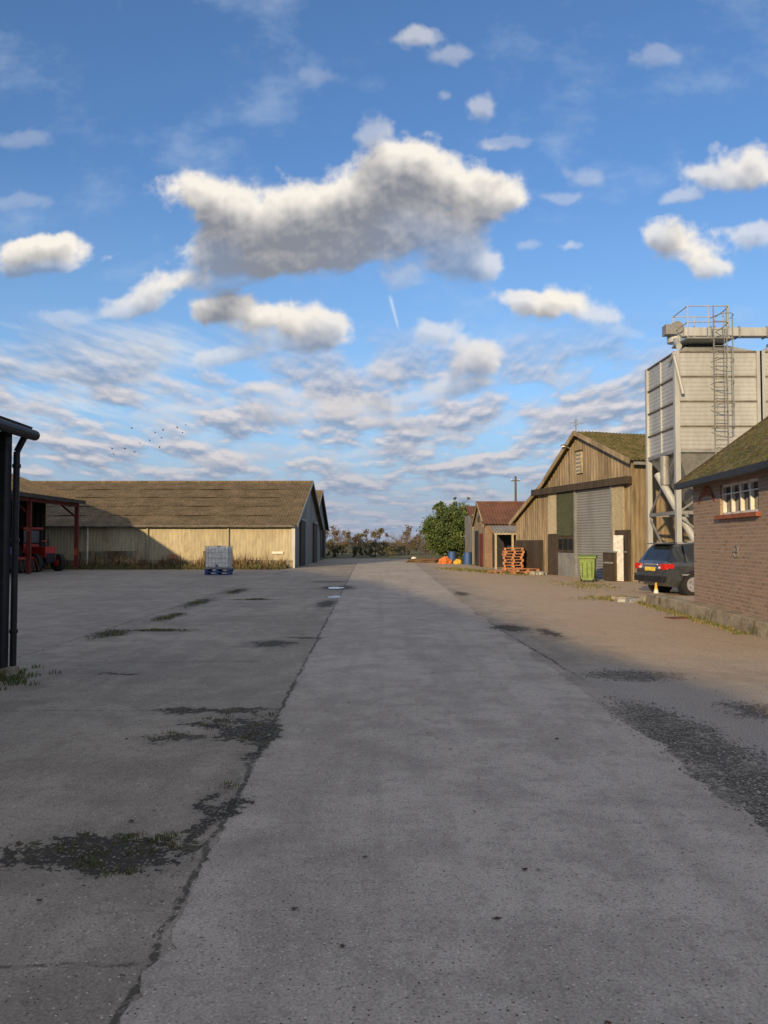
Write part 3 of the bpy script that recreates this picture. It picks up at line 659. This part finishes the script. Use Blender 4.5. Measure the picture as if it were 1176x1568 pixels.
# ------------------------------------------------------------------ small rust-roofed shed
e = empty('rust_roofed_store')
M_bk2 = brickmat('old_brick_b', 1, .02, (.22, .12, .08), (.15, .09, .06), (.25, .22, .18))
m = MB(); x0, x1, ya, yb = 6.3, 14, 48, 54
m.poly([(x0, yb, 0), (x0, ya, 0), (x0, ya, 2.8), (x0, 51, 4.1), (x0, yb, 2.8)], M_tan)
m.poly([(x0, ya, 0), (x1, ya, 0), (x1, ya, 2.8), (x0, ya, 2.8)], M_bk2); m.poly([(x1, yb, 0), (x0, yb, 0), (x0, yb, 2.8), (x1, yb, 2.8)], M_bk2)
m.poly([(x1, ya, 0), (x1, yb, 0), (x1, yb, 2.8), (x1, 51, 4.1), (x1, ya, 2.8)], M_bk2); m.build('walls', e)
m = MB(); m.corr((x0 - .2, ya - .3, 2.7), (x1, ya - .3, 2.7), (x1, 51, 4.2), (x0 - .2, 51, 4.2), M_rust, .2, .015, 2, jit=.06); m.corr((x1, yb + .3, 2.7), (x0 - .2, yb + .3, 2.7), (x0 - .2, 51, 4.2), (x1, 51, 4.2), M_rust, .2, .03)
m.cyl((x0 - .2, 51, 4.22), (x1, 51, 4.22), .09, M_rust, 8)
m.corr((x0 + .2, ya - 2.6, 2.15), (8.9, ya - 2.6, 2.15), (8.9, ya - .1, 2.65), (x0 + .2, ya - .1, 2.65), M_grey, .2, .02); m.build('roof', e)
m = MB(); m.box((7.6, ya - .05, 1.1), (1.7, .06, 2.1), M_black); m.box((x0 - .05, 49.6, 1.1), (.06, 1.3, 2.1), M_redst); m.box((x0 - .05, 52, 1.2), (.06, 1.6, 2.3), M_black); m.box((x0 - .04, 51, 3.2), (.05, .6, .5), M_glass)
for xx in (6.6, 7.6, 8.7): m.box((xx, ya - 2.5, 1.07), (.12, .12, 2.13), M_pale)
m.box((7.65, ya - 2.5, 2.1), (2.3, .1, .12), M_pale); m.beam((x0 - .15, ya - .35, 2.6), (x0 - .15, 51, 4.15), .05, .14, M_pale); m.beam((x0 - .15, yb + .3, 2.6), (x0 - .15, 51, 4.15), .05, .14, M_pale)
m.build('doors_and_posts', e)
m = MB(); m.box((9.8, 57.5, 1.8), (7, 5, 3.6), M_grey); m.corr((6.1, 54.8, 3.4), (13.5, 54.8, 3.4), (13.5, 57.5, 4.3), (6.1, 57.5, 4.3), M_rust, .2, .03); m.build('rear_annexe', e)

# ------------------------------------------------------------------ brick building
e = empty('brick_outbuilding')
c0 = Vector((7.0, 17.4, 0)); c1 = Vector((6.35, 10.4, 0)); bd = (c1 - c0).normalized(); bn = Vector((-bd.y, bd.x, 0))
if bn.x < 0: bn = -bn
LB = (c1 - c0).length
def Bp(a, b, z): return c0 + bd * a + bn * b + U * z
M_bk = brickmat('old_brick', bd.x, bd.y, (.33, .225, .17), (.22, .15, .118), (.38, .33, .27))
M_bkx = brickmat('old_brick_end', bn.x, bn.y, (.33, .225, .17), (.22, .15, .118), (.38, .33, .27))
M_bkred = weather('red_arch_brick', (.34, .12, .07), (.24, .09, .05), None, 5)
m = MB()
wa, wb, wz0, wz1, H = 1.78, 3.78, 2.14, 2.76, 3.05
def panel(a0, a1, z0, z1, mt=M_bk): m.poly([Bp(a0, 0, z0), Bp(a1, 0, z0), Bp(a1, 0, z1), Bp(a0, 0, z1)], mt)
panel(0, LB, 0, wz0); panel(0, LB, wz1, H); panel(0, wa, wz0, wz1); panel(wb, LB, wz0, wz1)
for (a, b) in ((wa, wa), (wb, wb)): m.poly([Bp(a, 0, wz0), Bp(a, .15, wz0), Bp(a, .15, wz1), Bp(a, 0, wz1)], M_bkx)
m.poly([Bp(wa, 0, wz1), Bp(wb, 0, wz1), Bp(wb, .15, wz1), Bp(wa, .15, wz1)], M_bk); m.poly([Bp(wa, 0, wz0), Bp(wb, 0, wz0), Bp(wb, .15, wz0), Bp(wa, .15, wz0)], M_bk)
W = 5.0; RH = 3.05 + 2.5 * .74
m.poly([Bp(0, 0, 0), Bp(0, 0, H), Bp(0, 2.5, RH), Bp(0, W, H), Bp(0, W, 0)], M_bkx); m.poly([Bp(LB, 0, 0), Bp(LB, 0, H), Bp(LB, 2.5, RH), Bp(LB, W, H), Bp(LB, W, 0)], M_bkx)
m.poly([Bp(0, W, 0), Bp(0, W, H), Bp(LB, W, H), Bp(LB, W, 0)], M_bk)
m.build('walls', e)
m = MB()
brz = math.atan2(bd.y, bd.x)
m.box(Bp((wa + wb) / 2, .12, (wz0 + wz1) / 2), (wb - wa, .02, wz1 - wz0), M_glass, brz)
for k in range(5): m.box(Bp(wa + .03 + k * (wb - wa - .06) / 4, .08, (wz0 + wz1) / 2), (.055, .07, wz1 - wz0), M_white, brz)
for z in (wz0 + .03, wz1 - .03): m.box(Bp((wa + wb) / 2, .075, z), (wb - wa, .06, .05), M_white, brz)
m.box(Bp((wa + wb) / 2, .07, wz0 + .42), (wb - wa, .04, .02), M_white, brz)
m.box(Bp((wa + wb) / 2, -.03, wz0 - .04), (wb - wa + .2, .12, .08), M_bkred, brz)
m.build('window', e)
m = MB()
for k in range(12):
    an = math.pi * (.10 + .80 * k / 11); m.box(Bp(.95 - .5 * math.cos(an), -.005, 2.42 + .28 * math.sin(an)), (.07, .02, .2), M_bkred, rot=Matrix.Rotation(brz, 3, 'Z') @ Matrix.Rotation(-(an - math.pi / 2), 3, 'Y'))
for k in range(16):
    an = k * math.pi / 8
    if k % 8 != 0: m.box(Bp(2.65 + .11 * math.cos(an), -.01, 1.42 + .11 * math.sin(an)), (.045, .03, .02), M_galvd, rot=Matrix.Rotation(brz, 3, 'Z') @ Matrix.Rotation(-(an + math.pi / 2), 3, 'Y'))
m.beam(Bp(2.52, -.02, 1.42), Bp(2.78, -.02, 1.42), .02, .03, M_galvd)
m.build('brick_arch_and_wall_tie', e)
m = MB(); a0, a1, n = -.25, LB + .2, 70
for side in (0, 1):
    vs = []; rows = 24
    for j in range(rows + 1):
        for i in range(n + 1):
            t_ = j / rows; b = -.3 + 2.8 * t_ if side == 0 else W + .3 - 2.8 * t_
            z = H - .2 + 2.8 * t_ * .74 + .06; a = a0 + (a1 - a0) * i / n
            q = Bp(a, b, z); q = q + U * (.06 * noise.noise(q * 2.2) + .035 * noise.noise(q * 7)) - U * .02 * (j % 3 == 0)
            vs.append(q)
    w_ = n + 1; m.add(vs, [(j * w_ + i, j * w_ + i + 1, (j + 1) * w_ + i + 1, (j + 1) * w_ + i) for j in range(rows) for i in range(n)], M_roofg)
m.build('mossy_roof', e)
k = MB()
for i in range(1800):
    b = R.random() ** .8 * 2.8 - .3; a = R.uniform(a0, a1); z = H - .2 + (b + .3) * .74 + .07
    q = Bp(a, b, z); blades(k, q.x, q.y, .04, .04, 3, [M_g2, M_g1, M_g4], z=q.z - .02, wd=.008)
k.build('moss_clumps', e)
m = MB(); m.beam(Bp(-.2, -.3, 2.86), Bp(LB + .2, -.3, 2.86), .12, .12, M_black); m.beam(Bp(-.24, -.3, 2.86), Bp(-.24, 2.5, 4.93), .04, .16, M_dark); m.build('gutter', e)
m = MB(); pl = [Vector((6.85, 20.2, 0)), Vector((6.15, 11, 0)), Vector((6.5, 11, 0)), Vector((7.2, 20.2, 0))]
nseg = 40; vs = []
for i in range(nseg + 1):
    t_ = i / nseg; a = pl[0].lerp(pl[1], t_); b = pl[3].lerp(pl[2], t_); h = .27 + .015 * noise.noise(Vector((i * .4, 0, 0))); k = .02 * noise.noise(Vector((i * .7, 4, 0)))
    vs += [a + Vector((k, 0, 0)), a + Vector((k + .02, 0, h - .02)), a + Vector((k + .06, 0, h)), b + U * h, b]
m.add(vs, [(i * 5 + j, i * 5 + j + 1, i * 5 + j + 6, i * 5 + j + 5) for i in range(nseg) for j in range(4)] + [(0, 1, 2, 3, 4)], M_conc)
m.build('mossy_concrete_kerb_wall')

# ------------------------------------------------------------------ silos
def silo(name, X0, Y0):
    e = empty(name); s_ = 2.8; z0, z1 = 4.7, 8.1
    m = MB(); c = (X0 + s_ / 2, Y0 + s_ / 2)
    C = [(X0, Y0), (X0 + s_, Y0), (X0 + s_, Y0 + s_), (X0, Y0 + s_)]
    for i in range(4):
        A = Vector((*C[i], 0)); B_ = Vector((*C[(i + 1) % 4], 0))
        out = (B_ - A).cross(U).normalized()
        for k in range(4):
            h0 = z0 + (z1 - z0) * k / 4; h1 = z0 + (z1 - z0) * (k + 1) / 4 - .03
            m.corr(A + U * h0, A + U * h1, B_ + U * h1, B_ + U * h0, M_galv, .14, .005)
            m.beam(A + out * .03 + U * (h1 + .015), B_ + out * .03 + U * (h1 + .015), .05, .045, M_seam)
        m.beam(A + out * .015 + U * z0, B_ + out * .015 + U * z0, .09, .12, M_galvd)
        m.beam(A.lerp(B_, .5) + out * .02 + U * z0, A.lerp(B_, .5) + out * .02 + U * z1, .03, .05, M_galv)
    m.build('bin_panels', e)
    m = MB()
    for i in range(4):
        a = Vector((*C[i], z1)); b = Vector((*C[(i + 1) % 4], z1)); cc = Vector((*c, z1 + .75))
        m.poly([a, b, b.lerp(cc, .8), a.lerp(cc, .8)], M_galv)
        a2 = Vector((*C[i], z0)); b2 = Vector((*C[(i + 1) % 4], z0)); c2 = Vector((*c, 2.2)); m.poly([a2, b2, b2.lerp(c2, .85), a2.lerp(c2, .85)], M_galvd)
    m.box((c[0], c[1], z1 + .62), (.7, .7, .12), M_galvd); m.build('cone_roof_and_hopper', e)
    m = MB()
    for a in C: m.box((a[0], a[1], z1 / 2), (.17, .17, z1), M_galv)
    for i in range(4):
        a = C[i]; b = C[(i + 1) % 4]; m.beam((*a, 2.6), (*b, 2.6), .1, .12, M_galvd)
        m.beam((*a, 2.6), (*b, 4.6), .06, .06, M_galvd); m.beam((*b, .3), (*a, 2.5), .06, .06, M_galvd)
    m.build('legs_and_bracing', e)
    return e
e = silo('grain_silo', 9.95, 26.0); silo('grain_silo', 12.86, 26.0)
m = MB()
lx, ly = 11.35, 25.72
for xx in (lx - .22, lx + .22): m.cyl((xx, ly, 4.2), (xx, ly, 9.6), .022, M_galvd, 6)
z = 4.3
while z < 9.1: m.cyl((lx - .22, ly, z), (lx + .22, ly, z), .014, M_galvd, 5); z += .28
z = 5.4
while z < 9.5:
    for k in range(8):
        a0 = math.pi + math.pi * k / 8; a1 = math.pi + math.pi * (k + 1) / 8
        m.cyl((lx + .34 * math.cos(a0), ly + .65 * math.sin(a0), z), (lx + .34 * math.cos(a1), ly + .65 * math.sin(a1), z), .014, M_galvd, 4)
    z += .75
for k in range(1, 8, 2):
    a0 = math.pi + math.pi * k / 8; m.cyl((lx + .34 * math.cos(a0), ly + .65 * math.sin(a0), 5.4), (lx + .34 * math.cos(a0), ly + .65 * math.sin(a0), 9.1), .012, M_galvd, 4)
m.build('caged_ladder', e)
m = MB(); m.box((11.1, 26.6, 8.55), (1.6, 1.4, .06), M_galvd)
pz = [(10.35, 25.95), (11.05, 25.95), (11.75, 25.95), (11.85, 26.6), (11.85, 27.25), (11.1, 27.25), (10.35, 27.25)]
for a in pz: m.cyl((*a, 8.55), (*a, 9.65), .022, M_galv, 6)
for i in range(len(pz)):
    for z in (9.1, 9.65): m.cyl((*pz[i], z), (*pz[(i + 1) % len(pz)], z), .02, M_galv, 5)
m.build('top_platform_rails', e)
m = MB(); m.box((15.6, 27.4, 9.12), (10, .35, .30), M_galv)
for k in range(11): m.box((10.7 + k, 27.4, 9.12), (.05, .42, .38), M_galvd)
m.cyl((10.45, 27.4, 8.75), (10.45, 27.4, 9.40), .26, M_galv, 16); m.cyl((10.45, 27.1, 9.25), (10.45, 27.7, 9.25), .22, M_galvd, 16); m.box((10.2, 27.2, 9.15), (.4, .4, .35), M_galvd)
m.cyl((10.4, 27.2, 8.8), (10.1, 26.1, 8.3), .10, M_galv, 12); m.cyl((9.85, 25.95, 8.0), (10.1, 25.8, 6.6), .06, M_galv, 10); m.cyl((9.85, 26.3, 7.8), (9.85, 25.9, 8.0), .06, M_galv, 10)
m.build('conveyor_and_spout', e)
m = MB(); m.cyl((9.7, 27.2, 4.0), (10.7, 25.6, 1.0), .13, M_galv, 14); m.cyl((9.85, 26.9, 4.6), (9.85, 26.9, 3.6), .16, M_galvd, 14); m.cyl((10.2, 26.1, 3.6), (11.6, 25.8, 3.2), .09, M_galvd, 10)
m.build('discharge_auger', e)

# ------------------------------------------------------------------ parked car
def car(name, x, y, rz):
    M = Matrix.Rotation(rz, 3, 'Z'); e = empty(name)
    T = lambda a, b, c: Vector((x, y, 0)) + M @ Vector((a, b, c))
    st = [(0, .40, .74, .78, .78, .70), (.04, .32, .90, .95, .87, .78), (.13, .27, .98, 1.03, .90, .80), (.30, .25, 1.0, 1.36, .915, .72), (.42, .25, 1.0, 1.50, .92, .67), (.62, .25, 1.0, 1.56, .92, .67),
          (1.3, .24, .99, 1.61, .92, .68), (2.1, .24, .98, 1.61, .92, .68), (2.7, .24, .98, 1.52, .92, .66), (3.35, .25, .98, 1.04, .91, .78), (4.0, .27, .88, .92, .89, .75), (4.35, .32, .72, .76, .80, .68), (4.45, .42, .6, .62, .70, .6)]
    m = MB(); vs = []
    for (l, zb, zt, zr_, wb_, wr) in st:
        h = [(0, zb), (wb_ * .88, zb), (wb_ * .98, zb + .2), (wb_, zt - .12), (wb_ * .97, zt), (wr, zr_ - .05), (wr * .84, zr_)]
        ring = [(b, z) for b, z in h] + [(0, zr_ + .015)] + [(-b, z) for b, z in h[:0:-1]]
        vs += [T(l, b, z) for b, z in ring]
    nr = len(ring)
    for i in range(len(st) - 1):
        for j in range(nr):
            j2 = (j + 1) % nr; l0 = st[i][0]
            glass = (j == 4 and .1 < l0 < 3.3) or (j in (5, 6, 7, 8) and (.1 < l0 < .4 or 2.6 < l0 < 3.3))
            if j == nr - 5: glass = .1 < l0 < 3.3
            m.add([vs[i * nr + j], vs[i * nr + j2], vs[(i + 1) * nr + j2], vs[(i + 1) * nr + j]], [(0, 1, 2, 3)], M_glass if glass else M_car)
    m.add(vs[:nr], [tuple(range(nr))], M_car); m.add(vs[-nr:], [tuple(range(nr))], M_car)
    m.build('body', e)
    m = MB()
    for s_ in (-1, 1):
        m.cyl(T(.5, s_ * .675, 1.55), T(2.5, s_ * .66, 1.63), .02, M_trim, 6)
        for a in (.65, 1.45, 2.45): m.beam(T(a, s_ * .935, 1.0), T(a + (.05 if a < 2 else -.1), s_ * .70, 1.52), .05, .06, M_car)
        m.box(T(.035, s_ * .70, .86), (.12, .32, .17), M_lamp, rz); m.box(T(.0, s_ * .55, .83), (.06, .1, .06), M_white, rz); m.box(T(.14, s_ * .885, .88), (.2, .06, .14), M_lamp, rz)
        m.box(T(1.5, s_ * .93, .62), (2.0, .03, .05), M_trim, rz); m.box(T(2.75, s_ * .98, 1.02), (.14, .18, .13), M_car, rz)
        m.box(T(2.2, s_ * .935, .90), (.16, .03, .03), M_trim, rz); m.box(T(1.2, s_ * .935, .90), (.16, .03, .03), M_trim, rz)
    m.box(T(-.03, 0, .48), (.12, 1.6, .16), M_black, rz); m.box(T(-.04, 0, .60), (.08, 1.66, .07), M_car, rz); m.box(T(0.0, 0, .78), (.05, .54, .12), M_plate, rz); m.box(T(.02, 0, .92), (.04, .7, .04), M_trim, rz)
    m.box(T(.38, 0, 1.55), (.3, 1.1, .03), M_car, rz); m.beam(T(.17, .05, 1.1), T(.22, -.4, 1.2), .02, .02, M_black); m.cyl(T(-.05, .5, .33), T(.2, .5, .33), .035, M_trim, 8)
    m.build('lamps_trim_plate', e, bevel=.008)
    m = MB()
    for a in (.85, 3.55):
        for s_ in (-1, 1):
            m.cyl(T(a, s_ * .70, .34), T(a, s_ * .925, .34), .40, M_black, 28); m.cyl(T(a, s_ * .72, .33), T(a, s_ * .945, .33), .335, M_rubber, 28); m.cyl(T(a, s_ * .8, .33), T(a, s_ * .95, .33), .22, M_trim, 20)
            for k in range(5):
                an = k * 1.2566; m.box(T(a + .13 * math.cos(an), s_ * .955, .33 + .13 * math.sin(an)), (.03, .02, .03), M_black, rz)
    m.build('wheels', e)
car('parked_car', 8.2, 23.75, math.radians(12))

# ------------------------------------------------------------------ bin, IBC, pallets, cones
def wheelie(name, x, y, rz):
    e = empty(name); m = MB(); M = Matrix.Rotation(rz, 3, 'Z'); T = lambda a, b, c: Vector((x, y, 0)) + M @ Vector((a, b, c))
    m.box(T(0, 0, .52), (.62, .74, .88), M_lime, rz, taper=.80); m.box(T(0, 0, .965), (.68, .82, .05), M_limed, rz)
    for a in (-.18, 0, .18): m.box(T(a, -.345, .5), (.03, .05, .6), M_limed, rz)
    m.build('body', e, bevel=.025)
    m = MB(); vs = []; n = 8
    for i in range(n + 1):
        t_ = i / n; b = -.43 + .86 * t_; z = .995 + .13 * math.sin(math.pi * (.10 + .75 * t_)) - .03
        vs += [T(-.35, b, z), T(.35, b, z)]
    m.add(vs, [(2 * i, 2 * i + 1, 2 * i + 3, 2 * i + 2) for i in range(n)], M_lime)
    m.add([T(-.35, -.43, .99)] + vs[::2] + [T(-.35, .43, .99)], [tuple(range(n + 3))], M_lime); m.add([T(.35, -.43, .99)] + vs[1::2] + [T(.35, .43, .99)], [tuple(range(n + 3))], M_lime)
    m.add([T(-.35, -.43, .96), T(.35, -.43, .96), vs[1], vs[0]], [(0, 1, 2, 3)], M_lime)
    m.build('lid', e)
    m = MB()
    for a in (-.3, .3): m.cyl(T(a - .03, .33, .12), T(a + .03, .33, .12), .12, M_rubber, 16)
    for a in (-.22, .22): m.cyl(T(a - .02, -.27, .07), T(a + .02, -.27, .07), .07, M_rubber, 12)
    m.cyl(T(-.28, .47, .98), T(.28, .47, .98), .02, M_limed, 8); m.build('wheels_and_handle', e)
wheelie('green_wheeled_bin', 8.2, 31.0, math.radians(-20))
def pallet(m, x, y, z, rz, mt):
    M = Matrix.Rotation(rz, 3, 'Z'); T = lambda a, b, c: Vector((x, y, z)) + M @ Vector((a, b, c))
    for k in range(7): m.box(T(0, -.45 + k * .15, .132), (1.2, .1, .02), mt, rz)
    for k in (-.55, 0, .55): m.box(T(k, 0, .11), (.1, 1.0, .02), mt, rz)
    for a in (-.53, 0, .53):
        for b in (-.44, 0, .44): m.box(T(a, b, .06), (.13, .11, .078), mt, rz)
    for b in (-.44, 0, .44): m.box(T(0, b, .011), (1.2, .1, .02), mt, rz)
m = MB()
for k in range(9): pallet(m, 6.75 + R.uniform(-.05, .05), 40.3 + R.uniform(-.05, .05), k * .146, R.uniform(-.10, .10) + 1.45, M_wood)
m.build('pallet_stack')
m = MB()
for k in range(2): pallet(m, 7.0 + R.uniform(-.1, .1), 38.2 + R.uniform(-.05, .05), k * .146, R.uniform(-.3, .3), M_wood)
pallet(m, 6.1, 39.4, 0, .6, M_wood); m.build('pallet_stack')
e = empty('ibc_water_tank'); X0, Y0 = -8.1, 37.8
m = MB(); pallet(m, X0, Y0, 0.004, .03, M_blue); pallet(m, X0 + .03, Y0, .152, -.02, M_blue); m.build('blue_pallets', e)
m = MB(); m.box((X0, Y0, .86), (1.1, .92, 1.0), M_ibc); m.build('tank', e, bevel=.07)
m = MB(); m.cyl((X0, Y0, 1.36), (X0, Y0, 1.42), .09, M_blue, 14); m.cyl((X0, Y0 - .46, .46), (X0, Y0 - .56, .46), .05, M_blue, 10); m.box((X0, Y0 - .51, .95), (.3, .01, .22), M_white); m.build('cap_and_valve', e)
m = MB()
for i in range(8):
    a = -.57 + i * 1.14 / 7
    for s_ in (-1, 1): m.cyl((X0 + a, Y0 + s_ * .49, .32), (X0 + a, Y0 + s_ * .49, 1.42), .009, M_steel, 6)
for i in range(7):
    b = -.49 + i * .98 / 6
    for s_ in (-1, 1): m.cyl((X0 + s_ * .57, Y0 + b, .32), (X0 + s_ * .57, Y0 + b, 1.42), .009, M_steel, 6)
for z in (.34, .6, .85, 1.1, 1.4):
    for s_ in (-1, 1): m.cyl((X0 - .58, Y0 + s_ * .5, z), (X0 + .58, Y0 + s_ * .5, z), .010, M_steel, 6); m.cyl((X0 + s_ * .58, Y0 - .5, z), (X0 + s_ * .58, Y0 + .5, z), .010, M_steel, 6)
m.cyl((X0 - .2, Y0 - .5, 1.41), (X0 - .2, Y0 + .5, 1.41), .013, M_steel, 6); m.cyl((X0 + .2, Y0 - .5, 1.41), (X0 + .2, Y0 + .5, 1.41), .013, M_steel, 6)
m.build('steel_cage', e)
def cone(x, y, h):
    m = MB(); m.box((x, y, .03), (h * .6, h * .6, .05), M_rubber, .3)
    M = [(0, .2), (.35, .15), (.65, .09), (1, .04)]; cs = [M_yellow, M_white, M_yellow]
    for i in range(3): m.cyl((x, y, .05 + h * M[i][0]), (x, y, .05 + h * M[i + 1][0]), h * M[i][1], cs[i], 16, h * M[i + 1][1], cap=i == 2)
    m.build('traffic_cone')
cone(7.05, 20.0, .5)
m = MB()
for k in range(12):
    r = R.uniform(.05, .14); m.box((R.gauss(6.75, .25), R.gauss(20.9, .25), r * .4), (r * 2, r * 1.5, r), R.choice([M_conc, M_conc, M_galvd]), R.random() * 3, taper=1.2)
m.build('concrete_rubble', bevel=.015)
m = MB(); m.box((6.2, 16.2, .012), (.5, .35, .02), M_rust, .2); m.build('rusty_drain_cover')
def heap(name, x, y, rx, ry, h, mt):
    m = MB(); n, r_ = 22, 8; vs = []
    for j in range(r_ + 1):
        for i in range(n):
            t_ = j / r_; a = 6.2832 * i / n; rr = math.cos(t_ * 1.57); q = Vector((math.cos(a) * rr, math.sin(a) * rr, t_)); k = 1 + .35 * noise.noise(q * 2.3 + Vector((x, y, 0))) + .12 * noise.noise(q * 7)
            vs.append((x + q.x * rx * k, y + q.y * ry * k, h * math.sin(t_ * 1.57) * k))
    m.add(vs, [(j * n + i, j * n + (i + 1) % n, (j + 1) * n + (i + 1) % n, (j + 1) * n + i) for j in range(r_) for i in range(n)], mt); m.build(name)
heap('orange_tarpaulin_heap', 4.5, 57, .5, .5, .5, M_orange); heap('yellow_fertiliser_bag', 5.4, 56.5, .3, .3, .35, M_yellow); heap('soil_heap', 3.3, 60, 1.4, 1, .4, M_g4); heap('white_bulk_bag', 2.4, 62, .3, .3, .4, M_white)
for (bx_, by_) in ((6.0, 55.2), (5.2, 58.8)):
    m = MB(); m.cyl((bx_, by_, 0), (bx_, by_, .88), .29, M_blue, 18)
    for z in (.02, .3, .6, .86): m.cyl((bx_, by_, z - .02), (bx_, by_, z + .02), .305, M_blue, 18)
    m.build('blue_barrel')

# ------------------------------------------------------------------ trees
M_bark = weather('bark', (.12, .095, .07), (.085, .065, .05), None, 3); M_twig = plain('twigs', (.15, .115, .08), .9); M_twig2 = plain('twigs_dark', (.11, .085, .06), .9)
M_lv1 = plain('leaf_mid', (.06, .105, .025), .6); M_lv2 = plain('leaf_dark', (.035, .06, .018), .6); M_lv3 = plain('leaf_light', (.10, .145, .04), .6)
M_hb = plain('hedge_brown', (.12, .09, .06), .9); M_hg = plain('hedge_green', (.085, .095, .04), .9)
def branch(m, p, d, L, r, lev, mt):
    q = p + d * L
    m.cyl(p, q, r, mt, 5 if lev < 2 else 3, r * .6, cap=False)
    if lev >= 4: return
    n = (4, 4, 5, 4)[lev]
    for k in range(n):
        f = R.uniform(.35, 1); b = p.lerp(q, f)
        nd = (d + Vector((R.gauss(0, .55), R.gauss(0, .55), R.gauss(.12, .35)))).normalized()
        branch(m, b, nd, L * R.uniform(.5, .8), r * .5, lev + 1, M_twig if lev > 1 else mt)
def leafquad(m, c, s_, mt):
    a = Vector((R.gauss(0, 1), R.gauss(0, 1), R.gauss(0, 1))).normalized(); b = a.orthogonal().normalized(); b = Matrix.Rotation(R.random() * 6.28, 3, a) @ b; cc = a.cross(b)
    m.add([c - b * s_, c + cc * s_ * .45, c + b * s_, c - cc * s_ * .45], [(0, 1, 2, 3)], mt)
def crown(m, c, rx, ry, rz, nclump, nleaf, s_, mats, rlo=.45):
    for k in range(nclump):
        u = Vector((R.gauss(0, 1), R.gauss(0, 1), R.gauss(.1, 1))).normalized(); rad = R.uniform(rlo, 1.0)
        cc = Vector(c) + Vector((u.x * rx, u.y * ry, u.z * rz)) * rad; cr = R.uniform(.14, .26) * (rx + rz) / 2; mt = R.choice(mats)
        for i in range(nleaf):
            v = Vector((R.gauss(0, .5), R.gauss(0, .5), R.gauss(0, .5))) * cr
            leafquad(m, cc + v, s_ * R.uniform(.6, 1.3), mt if R.random() < .7 else R.choice(mats))
m = MB(); base = Vector((6.2, 68, 0)); m.cyl(base, base + U * 2.2, .22, M_bark, 8, .14)
for k in range(7): branch(m, base + U * R.uniform(.6, 2), Vector((R.gauss(0, .7), R.gauss(0, .7), 1)).normalized(), 1.8, .08, 2, M_bark)
crown(m, (6.2, 68, 2.5), 2.7, 2.4, 2.3, 210, 150, .11, [M_lv1, M_lv1, M_lv2, M_lv3], .5)
for k in range(22): crown(m, (6.2 + R.uniform(-1.9, 1.8), 68, 4.3 + R.uniform(-.5, .6)), .35, .35, .8, 3, 50, .09, [M_lv1, M_lv3])
m.build('evergreen_tree')
m = MB()
for k in range(50):
    x = -26 + k * 1.5 + R.gauss(0, .6); y = 96 + R.gauss(0, 3.5); h = R.uniform(1.0, 1.6)
    for q in range(4): branch(m, Vector((x + R.gauss(0, .5), y, 0)), Vector((R.gauss(0, .3), R.gauss(0, .2), 1)).normalized(), h * R.uniform(.7, 1), .045, 1, M_twig2)
    crown(m, (x, y, R.uniform(.7, 1.2)), 1.5, 1.0, R.uniform(.6, 1.1), 16, 40, .08, [M_hb, M_hg, M_hg, M_twig2])
m.build('winter_hedgerow')
for (x, y, h) in ((-1.5, 92, 1.5), (2.5, 100, 1.4), (-6, 110, 1.7), (11, 82, 1.6), (5, 104, 1.3), (14.5, 80, 1.7), (-3.6, 97, 1.2)):
    m = MB()
    for q in range(2): branch(m, Vector((x + R.gauss(0, .2), y, 0)), Vector((R.gauss(0, .15), R.gauss(0, .1), 1)).normalized(), h, .09, 0, M_bark)
    m.build('bare_tree')
m = MB()
for k in range(70):
    x = -130 + k * 5 + R.gauss(0, 2); y = 230 + R.gauss(0, 12); crown(m, (x, y, 2.5), 4, 2, R.uniform(2.5, 4.5), 8, 50, .4, [M_hb, M_hg, M_twig2])
m.build('distant_trees')
m = MB()
for (x, y, s_) in ((-3, 84, 1), (-1.2, 83, .8), (.6, 85, 1.1), (-5, 82, 1.2)):
    crown(m, (x, y, .5 * s_), 1.0 * s_, .8, .6 * s_, 14, 60, .09, [M_hg, M_hb, M_lv2])
m.build('bramble_bushes')
m = MB(); m.cyl((12.0, 70, 0), (12.0, 70, 7.6), .12, M_bark, 8, .09); m.beam((11.6, 70, 7.2), (12.4, 70, 7.2), .08, .08, M_bark)
for k in (-.35, .35): m.cyl((12 + k, 70, 7.24), (12 + k, 70, 7.36), .03, M_white, 6)
m.build('utility_pole')

# ------------------------------------------------------------------ birds
m = MB(); M_bird = plain('bird_feathers', (.06, .06, .065), .8)
for (bx, bz) in ((-415, 135), (-398, 143), (-383, 138), (-375, 152), (-352, 168), (-345, 145), (-342, 160), (-318, 176), (-305, 180), (-388, 175), (-340, 172), (-418, 143), (-360, 156), (-310, 168)):
    D = 85 + R.uniform(-8, 8); c = Vector((bx / K * D, D, 1.6 + bz / K * D)); f = R.uniform(-.1, .5); h = Vector((1, R.uniform(-.5, .5), 0)).normalized(); s_ = Vector((-h.y, h.x, 0)); z = U; sp = .2
    m.cyl(c - h * .10, c, .015, M_bird, 6, .04, False); m.cyl(c, c + h * .10, .04, M_bird, 6, .012, False)
    for q in (-1, 1):
        root = c + s_ * q * .03; mid = root + s_ * q * sp * .5 + z * sp * f * 1.0; tip = root + s_ * q * sp + z * sp * (f + .25) - h * .1
        m.add([root + h * .05, root - h * .05, mid - h * .06, mid + h * .06, tip], [(0, 1, 2, 3), (3, 2, 4)], M_bird)
    m.add([c - h * .09, c - h * .17 + s_ * .04, c - h * .17 - s_ * .04], [(0, 1, 2)], M_bird)
m.build('flock_of_birds')
